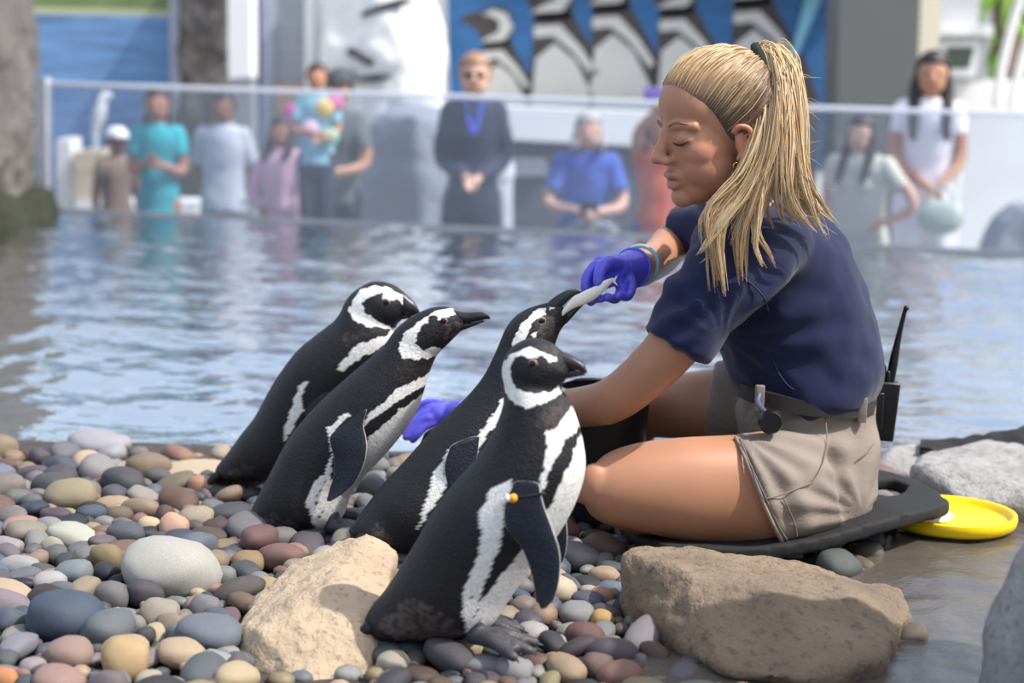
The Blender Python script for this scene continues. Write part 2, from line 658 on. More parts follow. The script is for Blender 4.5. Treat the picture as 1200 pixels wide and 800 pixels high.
# water: real ripples in the surface
kx, ky = 430, 330
ts = np.linspace(0, 1, ky) ** 1.25
gx = np.linspace(-4.3, 4.3, kx)
XX = np.tile(gx, (ky, 1))
YY = 3.75 + ts[:, None] * (gp(gx)[None] - 0.04 - 3.75)
ZZ = np.zeros_like(XX)
wr_rng = np.random.default_rng(5)
for lam, amp, nw in ((0.75, 0.0026, 7), (0.34, 0.0015, 9), (0.16, 0.0011, 11), (0.09, 0.0006, 9)):
    for _ in range(nw):
        a_ = wr_rng.normal(math.pi / 2, 0.75)
        l_ = lam * wr_rng.uniform(0.75, 1.3)
        k_ = 2 * math.pi / l_
        ph0 = wr_rng.uniform(0, 6.28)
        pat = 0.6 + 0.4 * np.sin(XX * wr_rng.uniform(.5, 1.6) + YY * wr_rng.uniform(.5, 1.6) + ph0 * 2)
        ZZ += amp * pat * np.sin(k_ * (math.cos(a_) * XX + math.sin(a_) * YY) + ph0)
VW = np.stack([XX, YY, WZ + ZZ * np.clip((YY - 3.9) / .6, .25, 1)], -1).reshape(-1, 3)
tag(obj('pool_water', (VW, grid_faces(ky, kx, closed=False, caps=False)), 'water', org=(0, 6, WZ)), 'rippling pale blue pool water behind the pebble shore', 'water', kind='stuff')
# pool far wall under the glass
a, b = np.array([-4.5, gp(-4.5), WZ - 0.02]), np.array([4.5, gp(4.5), WZ - 0.02])
fr_ = np.array([a, b, b + [0, 0, -0.75], a + [0, 0, -0.75]])
tag(obj('wall_pool', prism(fr_, fr_ + gn * 0.16), 'grey_paint', smooth=False), kind='structure', label='pool wall under the glass barrier')
# plaza floor
a = [(-14, gp(-14) + .2, PLAZA), (14, gp(14) + .2, PLAZA), (14, 24, PLAZA), (-14, 24, PLAZA)]
tag(obj('floor_plaza', prism(np.array(a), np.array(a) - [0, 0, 0.05]), flat('plaza_concrete', (170, 168, 164)), smooth=False), kind='structure', label='pale visitor plaza behind the glass')

# glass barrier
bar = thing('glass_barrier', (gl0 + gl1) / 2, 'long clear glass barrier with metal top rail at the far pool edge', 'barrier')
zt0 = on_y(60, 98, gl0[1])[2]
zt1 = on_y(1196, 134, gl1[1])[2]
ext = gdir * 0.9
A0, A1 = gl0 - gdir * 0.02, gl1 + ext
top0, top1 = A0.copy(), A1.copy()
top0[2] = zt0
top1[2] = zt1 + (zt1 - zt0) * 0.05
obj('rail', chain([top0, (top0 + top1) / 2, top1], 0.013, n=12, ns=12), 'metal_rail', bar)
seams = [0.0, 0.29, 0.555, 0.80, 1.0]
for i in range(4):
    p, q = A0 + (A1 - A0) * (seams[i] + 0.0012), A0 + (A1 - A0) * (seams[i + 1] - 0.0012)
    tp, tq = top0 + (top1 - top0) * (seams[i] + 0.0012), top0 + (top1 - top0) * (seams[i + 1] - 0.0012)
    fr_ = np.array([p + [0, 0, -0.02], q + [0, 0, -0.02], tq, tp])
    obj('pane', prism(fr_ - gn * 0.005, fr_ + gn * 0.005), 'glass', bar, smooth=False)
for off, wd in ((0.0, 0.026), (0.075, 0.014)):
    p = A0 - gdir * (off + 0.01)
    a = p + [0, 0, -0.35]
    b = p.copy()
    b[2] = zt0 + 0.03
    Vp = [a - gdir * wd - gn * .03, a + gdir * wd - gn * .03, a + gdir * wd + gn * .03, a - gdir * wd + gn * .03]
    Vq = [b - gdir * wd - gn * .03, b + gdir * wd - gn * .03, b + gdir * wd + gn * .03, b - gdir * wd + gn * .03]
    obj('post', prism(np.array(Vp), np.array(Vq)), 'metal_rail', bar, smooth=False)
sl0, sl1 = A0.copy(), A1.copy()
for s_ in (sl0, sl1):
    s_[2] = WZ + 0.004
fr_ = np.array([sl0 - gn * .03, sl1 - gn * .03, sl1 + gn * .03, sl0 + gn * .03])
obj('sill', prism(fr_ + [0, 0, 0.012], fr_ - [0, 0, 0.05]), 'grey_paint', bar, smooth=False)

# wet floor at the right
pts = [on_z(x, y, 0) for x, y in ((700, 840), (740, 720), (860, 660), (1030, 640), (1042, 560), (1000, 530), (1300, 500), (1420, 560), (1420, 840))]
top = np.array([(p[0], p[1], 0.0) for p in pts])
bm = bmesh.new()
f = bm.faces.new([bm.verts.new(p) for p in top])
r = bmesh.ops.extrude_face_region(bm, geom=[f])
bmesh.ops.translate(bm, verts=[v for v in r['geom'] if isinstance(v, bmesh.types.BMVert)], vec=(0, 0, -0.12))
bmesh.ops.recalc_face_normals(bm, faces=bm.faces)
bmesh.ops.triangulate(bm, faces=bm.faces)
bm.verts.index_update()
VF = (np.array([v.co[:] for v in bm.verts]), [tuple(v.index for v in f.verts) for f in bm.faces])
bm.free()
V, Fc = remesh([VF], 0.014, 3)
d = 0.008 * nz(V, 7, 2.0) + 0.003 * nz(V, 25, 4.0)
V[:, 2] += d
tag(obj('floor_wet', (V, Fc), 'wet_floor'), kind='structure', label='wet stone ledge beside the pebbles')

# ------------------------------------------------------------------ far backdrop
def setp(name, pts, Y, th, material, label=None):
    return tag(obj(name, panel(pts, Y, th), material, smooth=False), label=label, kind='structure')


def toppled(Y, px, z):                                  # pixel y for a height z on plane Y at column px
    lo, hi = -3000, 800
    for _ in range(50):
        md_ = (lo + hi) / 2
        if on_y(px, md_, Y)[2] > z:
            lo = md_
        else:
            hi = md_
    return lo


TOPZ = 1.31
# left: sea picture in a frame
Y = 12.8
bn = thing('sea_picture_wall', on_y(110, 250, Y), 'large printed picture of blue sea with a green shore line', 'picture')
ty = toppled(Y, 110, TOPZ)
obj('sea_print', panel([(-60, 14), (199, 19), (204, 330), (-60, 330)], Y, 0.05), 'sea_print2', bn, smooth=False)
obj('shore_print', panel([(-60, 6), (199, 12), (199, 19), (-60, 14)], Y, 0.05), 'sand_print', bn, smooth=False)
obj('hill_print', panel([(-60, ty), (198, ty), (199, 12), (-60, 6)], Y, 0.05), 'grass_print', bn, smooth=False)
obj('frame_post', panel([(198, ty), (209, ty), (212, 330), (202, 330)], Y - .05, 0.1), 'metal_rail', bn, smooth=False)

# rock pillar
Y = 12.4
pts = []
for (x0, x1, y) in ((208, 268, -60), (210, 266, 20), (209, 268, 80), (212, 266, 150), (206, 270, 330)):
    for x in (x0, x1):
        p = on_y(x, y, Y)
        pts += [p, p + [0, 0.4, 0]]
tag(obj('rock_pillar', hull_rock(pts, 0.04, 0.06, 4, 3, 1.0, 0.02), 'cliff'), 'dark rough rock pillar beside the sea picture', 'rock')
wp = thing('white_post', on_y(280, 330, 11.95), 'tall white painted post, lower half coloured grey for shade', 'post')
obj('upper_post', panel([(266, -60), (293, -60), (294, 90), (268, 92)], 11.95, 0.3), 'white_paint', wp, smooth=False)
obj('lower_post', panel([(268, 92), (294, 90), (297, 330), (272, 330)], 11.95, 0.3), 'grey_paint', wp, smooth=False)  # grey stands in for the shade on the white post
tag(obj('blue_door', panel([(290, -60), (318, -60), (318, 330), (290, 330)], 13.0, 0.1), 'blue_paint', smooth=False), 'narrow deep blue door panel between post and grey shed', 'door')
sh = thing('slatted_shed', on_y(335, 330, 12.5), 'pale grey slatted shed wall with a white corner strip', 'shed')
obj('corner_board', panel([(305, -60), (321, -60), (318, 330), (306, 330)], 12.45, 0.3), flat('pale_board', (168, 176, 192)), sh, smooth=False)
for i in range(24):
    y0 = -60 + i * 14.5
    obj('slat', panel([(320, y0), (358, y0), (358, y0 + 13.6), (320, y0 + 13.6)], 12.5, 0.08), flat('shed_slat', (158, 162, 170)), sh, smooth=False)
obj('corner_strip', panel([(357, -60), (367, -60), (367, 330), (357, 330)], 12.45, 0.1), 'white_paint', sh, smooth=False)
cb = tag(obj('cardboard_board', panel([(322, 98), (356, 100), (356, 140), (322, 140)], 12.445, 0.05), flat('tan_board', (190, 158, 136)), smooth=False), 'tan board leaning on the grey slatted shed', 'board')

# white rock face
Y = 12.3
pts = []
for (x0, x1, y) in ((378, 500, -60), (376, 510, 10), (378, 512, 70), (376, 516, 130), (376, 520, 330)):
    for x in (x0, x1):
        p = on_y(x, y, Y)
        pts += [p, p + [0, 0.6, 0]]
    pts.append(on_y((x0 + x1) / 2, y, Y - 0.08))
wr = thing('white_rock_face', on_y(440, 330, Y), 'tall sunlit white artificial rock with dark cracks', 'rock')
obj('rock_body', hull_rock(pts, 0.04, 0.05, 3, 4, 4.0, 0.02), 'white_rock', wr)
for k, line in enumerate(([(425, 17), (445, 10), (470, 3), (480, 1)], [(411, 60), (420, 64)], [(425, 68), (434, 73)],
                          [(405, 96), (409, 86), (418, 93)], [(422, 93), (440, 91), (458, 89)])):
    P3 = [on_y(x, y, Y - 0.085) for x, y in line]
    obj('crack', chain(P3, [0.016] + [0.03] * (len(line) - 2) + [0.012] if len(line) > 2 else 0.03, n=10, ns=6), 'crack', wr)

# penguin mural: printed shapes on one board
Y = 12.9
mu = thing('penguin_mural', on_y(750, 330, Y), 'huge blue mural of standing black and white penguins at the sea', 'mural')
ty = toppled(Y, 750, TOPZ)
obj('mural_board', panel([(524, ty), (992, ty), (980, 200), (530, 200)], Y, 0.06), 'sea_print', mu, smooth=False)


def printed(name, pts, mt, layer):
    obj(name, panel(pts, Y - 0.004 * layer, 0.0035), mt, mu, smooth=False)


def mural_penguin(dx, dy, s, head=True, flip=False):
    T = lambda pts: [(dx + s * x * (-1 if flip else 1), dy + s * y) for x, y in pts]
    # drawn in pixels around the neck base; body below, head above
    printed('printed_body', T([(-22, -5), (18, -8), (38, 30), (58, 66), (70, 110), (66, 190), (-34, 190), (-30, 100), (-24, 40)]), 'print_black', 1)
    printed('printed_belly', T([(-20, 42), (0, 26), (22, 44), (40, 80), (46, 120), (44, 190), (-28, 190), (-26, 100)]), 'print_white', 2)
    printed('printed_collar', T([(-22, 8), (6, 6), (28, 30), (46, 58), (40, 62), (18, 34), (-2, 18), (-22, 20)]), 'print_white', 2)
    if head:
        printed('printed_head', T([(-20, 2), (16, 0), (24, -30), (14, -52), (-6, -60), (-24, -52), (-50, -46), (-58, -38), (-40, -30), (-30, -22)]), 'print_black', 1)
        printed('printed_cheek', T([(-26, -6), (8, -8), (22, -28), (12, -48), (-8, -54), (-24, -46), (-10, -44), (2, -36), (0, -20), (-14, -14)]), 'print_white', 2)


mural_penguin(584, 54, 0.80)
mural_penguin(650, 22, 1.10)
mural_penguin(718, 12, 1.08)
mural_penguin(796, 16, 1.04)
mural_penguin(884, 6, 1.10)
printed('printed_streak', [(946, -10), (966, -10), (934, 66), (927, 64)], 'print_cyan', 3)
# shade roof over the mural
rf0, rf1 = on_y(528, toppled(Y, 500, TOPZ), Y), on_y(1005, toppled(Y, 1005, TOPZ), Y)
tag(obj('canopy', box(rf0[0], rf1[0], Y - 0.19, Y + 0.5, TOPZ + 0.05, TOPZ + 0.10), 'grey_paint', smooth=False), 'slim grey canopy along the mural top', 'canopy')

# ledge with bright top, dark counter below
tag(obj('white_ledge', panel([(560, 124), (770, 132), (770, 172), (560, 162)], 12.0, 0.35), 'white_paint', smooth=False), 'long white ledge under the penguin mural', 'ledge')
lw = panel([(560, 163), (775, 173), (775, 350), (560, 350)], 12.05, 0.3)
tag(obj('counter_wall', lw, 'dark_grey_paint', smooth=False), 'dark grey counter wall under the white ledge', 'counter')
tag(obj('grey_cabinet', panel([(585, 186), (642, 188), (642, 206), (585, 206)], 11.9, 0.14), 'grey_paint', smooth=False), 'flat grey box on the front of the dark counter', 'box')
tag(obj('dark_bench', panel([(778, 140), (955, 148), (955, 350), (778, 350)], 12.1, 0.3), 'dark_grey_paint', smooth=False), 'dark grey low wall beside the grey column', 'wall')
tag(obj('wall_plaza', panel([(20, 170), (600, 180), (600, 350), (20, 350)], 13.3, 0.2), flat('plaza_wall', (150, 156, 170)), smooth=False), kind='structure', label='grey low wall behind the visitors')

cl = thing('grey_column', on_y(1030, 330, 11.9), 'massive grey concrete column, one side coloured cream as sunlit', 'column')
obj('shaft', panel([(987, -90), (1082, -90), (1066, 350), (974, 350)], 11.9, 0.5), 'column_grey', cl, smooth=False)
obj('side_face', panel([(1082, -90), (1108, -90), (1086, 350), (1066, 350)], 11.93, 0.4), 'cream_sunlit', cl, smooth=False)  # sunlight on this side is put into the cream colour

# right: kiosk lantern, white wall, palm, rails
ks = thing('kiosk', on_y(1130, 330, 13.0), 'white kiosk with flat roof and a small framed window', 'kiosk')
obj('roof', panel([(1098, 27), (1164, 29), (1164, 42), (1098, 41)], 12.8, 0.5), 'white_paint', ks, smooth=False)
obj('body', panel([(1100, 41), (1161, 42), (1152, 96), (1096, 96)], 12.9, 0.4), flat('kiosk_grey', (170, 172, 178)), ks, smooth=False)
obj('window_frame', panel([(1104, 48), (1148, 48), (1142, 90), (1100, 90)], 12.87, 0.03), 'white_paint', ks, smooth=False)
obj('pane', panel([(1110, 55), (1142, 55), (1136, 80), (1106, 80)], 12.86, 0.02), 'window_dark', ks, smooth=False)
obj('upper_box', panel([(1100, -40), (1150, -40), (1146, 28), (1102, 28)], 12.95, 0.3), flat('kiosk_upper', (196, 196, 200)), ks, smooth=False)
tag(obj('wall_white', panel([(1066, 92), (1290, 96), (1290, 350), (1056, 350)], 13.2, 0.2), 'white_paint', smooth=False), kind='structure', label='low white sunlit wall')
for k, (pp, lab) in enumerate((([(1168, 122), (1174, 80), (1186, 30), (1200, -10), (1216, -50)], 'white curved handrail standing closer to the kiosk'),
                        ([(1186, 125), (1192, 95), (1204, 50), (1220, 10)], 'white curved handrail standing farther from the kiosk'))):
    tag(obj('curved_handrail', chain([on_y(x, y, 12.7) for x, y in pp], 0.032, n=16, ns=10), 'white_paint'), lab, 'handrail', 'white handrails')
pl = thing('palm_tree', on_y(1180, 330, 16), 'bright green palm fronds behind the kiosk', 'tree')
obj('trunk', chain([on_y(1184, 330, 16), on_y(1180, 120, 16), on_y(1178, 10, 16)], 0.12, ns=10), 'bark', pl)
for k in range(46):
    a = rng.uniform(0, 2 * np.pi)
    e = rng.uniform(-0.9, 0.9)
    c0 = on_y(1178, rng.uniform(-20, 70), 16)
    L_ = rng.uniform(0.35, 0.6)
    dv = np.array([math.cos(a) * math.cos(e), math.sin(a) * 0.5, math.sin(e)])
    P3 = [c0, c0 + dv * L_ * .5 + [0, 0, .06], c0 + dv * L_ - [0, 0, .08]]
    Vf, Ff = chain(P3, [0.02, 0.05, 0.008], n=8, ns=6)
    Vf[:, 1] = c0[1] + (Vf[:, 1] - c0[1]) * 0.6
    obj('frond', (Vf, Ff), 'leaf', pl)

# grey boulder, bin, pale blocks behind glass
Y = 11.2
pts = []
for (x0, x1, y) in ((450, 520, 130), (425, 545, 150), (412, 575, 190), (405, 580, 340)):
    for x in (x0, x1):
        p = on_y(x, y, Y)
        pts += [p, p + [0, 0.5, 0]]
    pts.append(on_y((x0 + x1) / 2, y, Y - 0.3))
tag(obj('grey_boulder', hull_rock(pts, 0.03, 0.04, 3, 6, 7.0, 0.01), 'boulder_grey'), 'big smooth grey boulder behind the glass', 'boulder')
bi = thing('waste_bin', on_y(582, 340, 11.0), 'light grey waste bin behind the glass', 'bin')
pa = [on_y(x, y, 11.0) for x, y in ((582, 215), (582, 330))]
obj('bin_body', chain([pa[0], pa[1]], [0.1, 0.1], n=6, ns=14), flat('bin_grey', (176, 180, 190)), bi)
obj('bin_lid', chain([pa[0] + [0, 0, .05], pa[0] + [0, 0, .09]], 0.11, n=4, ns=14), flat('bin_lid', (200, 204, 212)), bi)
Y = 11.6
for k, (pp, nm, lab, mt) in enumerate((([(66, 163), (82, 163), (86, 260), (66, 260)], 'white_screen', 'white upright screen beside the glass end post', 'white_paint'),
                            ([(86, 178), (122, 176), (122, 200), (86, 200)], 'sand_block', 'sand coloured upper block beside the child in the white cap', 'sand_block'),
                            ([(86, 203), (126, 203), (126, 234), (86, 234)], 'sand_block', 'sand coloured middle block beside the child in the white cap', 'sand_block'),
                            ([(88, 236), (232, 236), (232, 330), (88, 330)], 'sand_block', 'bright low pale block behind the girl in teal', 'white_paint'))):
    tag(obj(nm, panel(pp, Y - 0.05 * k, 0.3), mt, smooth=False), lab, 'block', 'pale blocks' if 'sand' in nm else None)
# seabird model
sb = remesh([chain([on_y(113, 152, 12.2), on_y(117, 132, 12.2), on_y(121, 112, 12.2)], [0.03, 0.045, 0.03]), ellipsoid(on_y(124, 112, 12.2), (.05, .03, .03)), chain([on_y(124, 112, 12.2), on_y(131, 116, 12.2)], [0.016, .006]), chain([on_y(112, 150, 12.2), on_y(112, 175, 12.2)], [.03, .02])], 0.012, 3)
bs = thing('bird_statue', on_y(113, 330, 12.2), 'white seabird statue on a thin pole behind the child in the cap', 'statue')
obj('bird', sb, 'gull_white', bs)
a_ = on_y(113, 172, 12.2)
obj('pole', chain([a_, np.array([a_[0], a_[1], PLAZA])], 0.02, n=6, ns=10), 'metal_rail', bs)

# left cliff in the water
cl_pts = []
for (x1, y) in ((-8, -420), (-4, -120), (2, 0), (8, 60), (16, 88), (22, 105), (22, 170), (22, 262), (26, 300)):
    p = on_y(x1, y, 9.1)
    cl_pts += [p, p + [-0.06, 0.55, 0]]
    q = on_y(-330, y, 9.1)
    cl_pts += [q, q + [0, 0.55, 0]]
    cl_pts.append(on_y(-60, y, 8.75))
ck = thing('rock_cliff', on_y(-60, 262, 9.3), 'tall grey rock cliff rising from the pool beside the glass', 'rock')
obj('rock_body', hull_rock(cl_pts, 0.04, 0.07, 4, 2, 12.0, 0.03), 'cliff', ck)
Va, Fa = hull_rock([on_y(x, y, yy) + np.array([0, dy, 0]) for x, y, yy in ((-300, 236, 8.7), (-60, 234, 8.62), (20, 232, 8.95), (-300, 300, 8.65), (-60, 300, 8.55), (24, 300, 8.9)) for dy in (0, .8)], 0.04, 0.05, 6, 2, 5.0, 0.03)
obj('algae_band', (Va, Fa), 'algae', ck)

# ================================================================== SHORE ROCKS
def G(x, y, z=0.0):
    return on_z(x, y, z)


# pale beige rock in front of the penguins
pts = [on_y(430, 624, 2.86), on_y(466, 646, 2.82), on_y(395, 634, 2.88), on_y(345, 660, 2.80), on_y(300, 700, 2.72), on_y(279, 742, 2.62),
       on_y(284, 785, 2.56), on_y(300, 806, 2.52), on_y(365, 812, 2.47), on_y(425, 806, 2.50), on_y(443, 770, 2.55), on_y(420, 735, 2.56),
       on_y(455, 690, 2.70), on_y(300, 735, 2.56), on_y(375, 690, 2.62)]
for p in list(pts[:6]) + [pts[8], pts[12]]:
    pts.append(np.array([p[0] * 0.99, p[1] + 0.05, -0.06]))
tag(obj('shore_rock', hull_rock(pts, 0.007, 0.010, 13, 2, 3.0, 0.004), 'rock_beige'), 'large angular pale beige rock behind the tail of the banded penguin', 'rock')
# long brown rock in front of the keeper
pts = [on_y(738, 640, 2.86), on_y(790, 640, 2.90), on_y(880, 650, 2.93), on_y(980, 668, 2.92), on_y(1050, 690, 2.86), on_y(1064, 702, 2.78),
       on_y(1068, 722, 2.70), on_y(1030, 772, 2.48), on_y(940, 796, 2.42), on_y(855, 792, 2.44), on_y(795, 755, 2.56), on_y(746, 712, 2.68), on_y(726, 676, 2.78),
       on_y(758, 652, 2.76), on_y(800, 668, 2.66), on_y(900, 690, 2.58), on_y(1000, 706, 2.60), on_y(730, 648, 2.8)]
for p in pts[:6] + [pts[7], pts[12]]:
    pts.append(np.array([p[0], p[1] + 0.02, -0.06]))
tag(obj('shore_rock', hull_rock(pts, 0.008, 0.010, 12, 2, 6.0, 0.004), 'rock_brown'), 'long flat-topped brown rock in front of the kneeling keeper', 'rock')
# boulder at the right edge; unseen tall part added to cast shade
pts = [on_y(1156, 745, 2.30), on_y(1154, 800, 2.28), on_y(1180, 690, 2.34), on_y(1200, 664, 2.36), on_y(1235, 560, 2.42), on_y(1290, 500, 2.4), on_y(1420, 480, 2.4), on_y(1480, 600, 2.2),
       on_y(1156, 850, 2.2), on_y(1400, 900, 2.0), on_y(1300, 560, 2.15), on_y(1250, 700, 2.1), on_y(1520, 900, 2.2)]
pts += [np.array([p[0] + 0.05, p[1] + .15, -0.05]) for p in pts[:2]] + [np.array([1.1, 2.1, -0.05]), np.array([1.15, 2.6, -0.05]), np.array([0.76, 2.4, -0.05])] + [np.array(q) for q in ((1.00, 2.02, 1.18), (1.02, 2.34, 1.24), (1.55, 2.0, 1.35), (1.6, 2.4, 1.35), (1.7, 2.0, -.05), (1.75, 2.5, -.05), (0.9, 2.15, .5))]
tag(obj('shore_rock', hull_rock(pts, 0.015, 0.02, 7, 3, 8.0, 0.006), 'rock_grey'), 'dark boulder on the wet ledge at its outer end, unseen top raised for shade', 'rock')
# grey slabs by the yellow disc
pts = [on_y(1072, 545, 3.62), on_y(1085, 528, 3.72), on_y(1150, 516, 3.85), on_y(1230, 518, 3.9), on_y(1330, 560, 3.8), on_y(1075, 556, 3.6), on_y(1120, 578, 3.48), on_y(1135, 590, 3.44), on_y(1200, 590, 3.40), on_y(1300, 600, 3.4), on_y(1110, 556, 3.55), on_y(1190, 566, 3.47)]
pts += [np.array([p[0], p[1] + .03, -0.06]) for p in pts[:5]] + [np.array([p[0], p[1], -0.06]) for p in pts[5:9]]
tag(obj('shore_rock', hull_rock(pts, 0.01, 0.010, 10, 2, 9.0, 0.005), 'rock_grey'), 'broad grey rock slab beside the yellow disc', 'rock')
pts = [on_y(1030, 540, 3.78), on_y(1045, 522, 3.85), on_y(1075, 518, 3.9), on_y(1095, 530, 3.85), on_y(1062, 556, 3.72), on_y(1032, 556, 3.74)]
pts += [np.array([p[0], p[1] + .02, -0.05]) for p in pts]
tag(obj('shore_rock', hull_rock(pts, 0.01, 0.010, 12, 2, 14.0, 0.004), 'rock_grey'), 'small pale grey rock behind the foam pad', 'rock')
# black mesh cloth draped on the slab
nu_, nv_ = 40, 26
V = []
for j in range(nv_):
    for i in range(nu_):
        u, v = i / (nu_ - 1), j / (nv_ - 1)
        xt = 1078 + u * 220
        edge_top = 520 - 24 * min(1, u * 1.7) ** 0.8 + 8 * (1 - u)
        edge_bot = 524 + 26 * u ** 0.9 + 6 * math.sin(u * 9)
        yy = edge_top + (edge_bot - edge_top) * v
        p = on_y(xt, yy, 4.02 - 0.22 * v)
        p[2] += 0.012 * noise.noise(Vector((u * 9, v * 5, 0))) + 0.02 * math.sin(v * 3.1)
        V.append(p)
V = np.array(V)
Fc = grid_faces(nv_, nu_, closed=False, caps=False)
Vb = V - np.array([0, 0, 0.012])
n_ = len(V)
edge = [i for i in range(nu_)] + [j * nu_ + nu_ - 1 for j in range(1, nv_)] + [(nv_ - 1) * nu_ + i for i in range(nu_ - 2, -1, -1)] + [j * nu_ for j in range(nv_ - 2, 0, -1)]
Fc = Fc + [tuple(n_ + i for i in f[::-1]) for f in Fc] + [(edge[i], edge[(i + 1) % len(edge)], n_ + edge[(i + 1) % len(edge)], n_ + edge[i]) for i in range(len(edge))]
tag(obj('mesh_cloth', (np.vstack([V, Vb]), Fc), 'black_cloth'), 'crumpled black mesh cloth lying on the grey slab by the water', 'cloth')

# ================================================================== PEBBLES
PAL = {'slate grey': [(118, 122, 128), (104, 108, 116), (130, 130, 132), (94, 98, 106)],
       'blue grey': [(92, 104, 124), (78, 88, 108), (112, 122, 140)],
       'pale grey': [(172, 170, 166), (160, 158, 158), (182, 178, 172)],
       'tan': [(184, 160, 128), (168, 144, 112), (196, 172, 140), (152, 130, 102)],
       'reddish brown': [(150, 112, 98), (136, 100, 92), (170, 128, 106), (120, 92, 88)],
       'cream': [(186, 172, 148), (180, 168, 154)],
       'purple grey': [(122, 112, 120), (108, 100, 110), (138, 124, 128)],
       'dark grey': [(66, 68, 74), (78, 76, 78), (56, 58, 64)]}
WT = [('slate grey', .23), ('blue grey', .12), ('pale grey', .11), ('tan', .19), ('reddish brown', .12), ('cream', .05), ('purple grey', .11), ('dark grey', .07)]
BASES = []
for k in range(10):
    bm = bmesh.new()
    bmesh.ops.create_icosphere(bm, subdivisions=3, radius=1.0)
    for v in bm.verts:
        d = v.co.normalized()
        s_ = 1 + 0.16 * noise.noise(d * 0.9 + Vector((k * 5.1, 0, 3))) + 0.05 * noise.noise(d * 2.3 + Vector((0, k * 3.7, 0)))
        e = 0.88
        q = Vector([math.copysign(abs(c) ** e, c) for c in d])
        v.co = q * s_
    me = bpy.data.meshes.new('pebble_shape')
    bm.to_mesh(me)
    bm.free()
    me.polygons.foreach_set('use_smooth', [True] * len(me.polygons))
    me.materials.append(M['pebble'])
    BASES.append(me)
LOWV = []
for k in range(6):
    bm = bmesh.new()
    bmesh.ops.create_icosphere(bm, subdivisions=2, radius=1.0)
    bm.verts.index_update()
    LOWV.append((np.array([v.co[:] for v in bm.verts]) * (1 + 0.12 * np.array([noise.noise(v.co * 1.1 + Vector((k * 3.3, 1, 0))) for v in bm.verts]))[:, None], [tuple(v.index for v in f.verts) for f in bm.faces]))
    bm.free()


def jit(c, a=4):
    k_ = random.uniform(0.56, 0.92)
    m_ = sum(c) / 3
    return tuple(min(255, max(0, (m_ + (v - m_) * 0.85) * k_ + random.uniform(-a, a))) for v in c)


PB = []                 # placed stones: x, y, radius


def pebble(px, py, rx, ry, colour, label, name='pebble', group=None, z=None, flat_=None, tilt=0.0, cat='stone'):
    """A stone seen as an ellipse of pixel radii rx, ry resting on the gravel."""
    p = G(px, py + ry * 0.35, 0.0)
    dist = np.linalg.norm(p - CAMP)
    a = rx / F * dist
    h = min(ry / F * dist * 0.98, a * 0.95) if flat_ is None else flat_ * a
    b_ = a * random.uniform(0.75, 0.95)
    o = bpy.data.objects.new(name, random.choice(BASES))
    COL.objects.link(o)
    zc = (-0.02 + h * 0.75) if z is None else z
    o.location = (p[0], p[1], zc)
    o.scale = (a, b_, h)
    o.rotation_euler = (random.uniform(-.2, .2), random.uniform(-.15, .15) + tilt, random.uniform(-.3, .3))
    o.color = (*lin(*[v * 0.90 for v in colour]), 1)
    tag(o, label, cat, group)
    PB.append((p[0], p[1], max(a, b_) * 0.92))
    return o


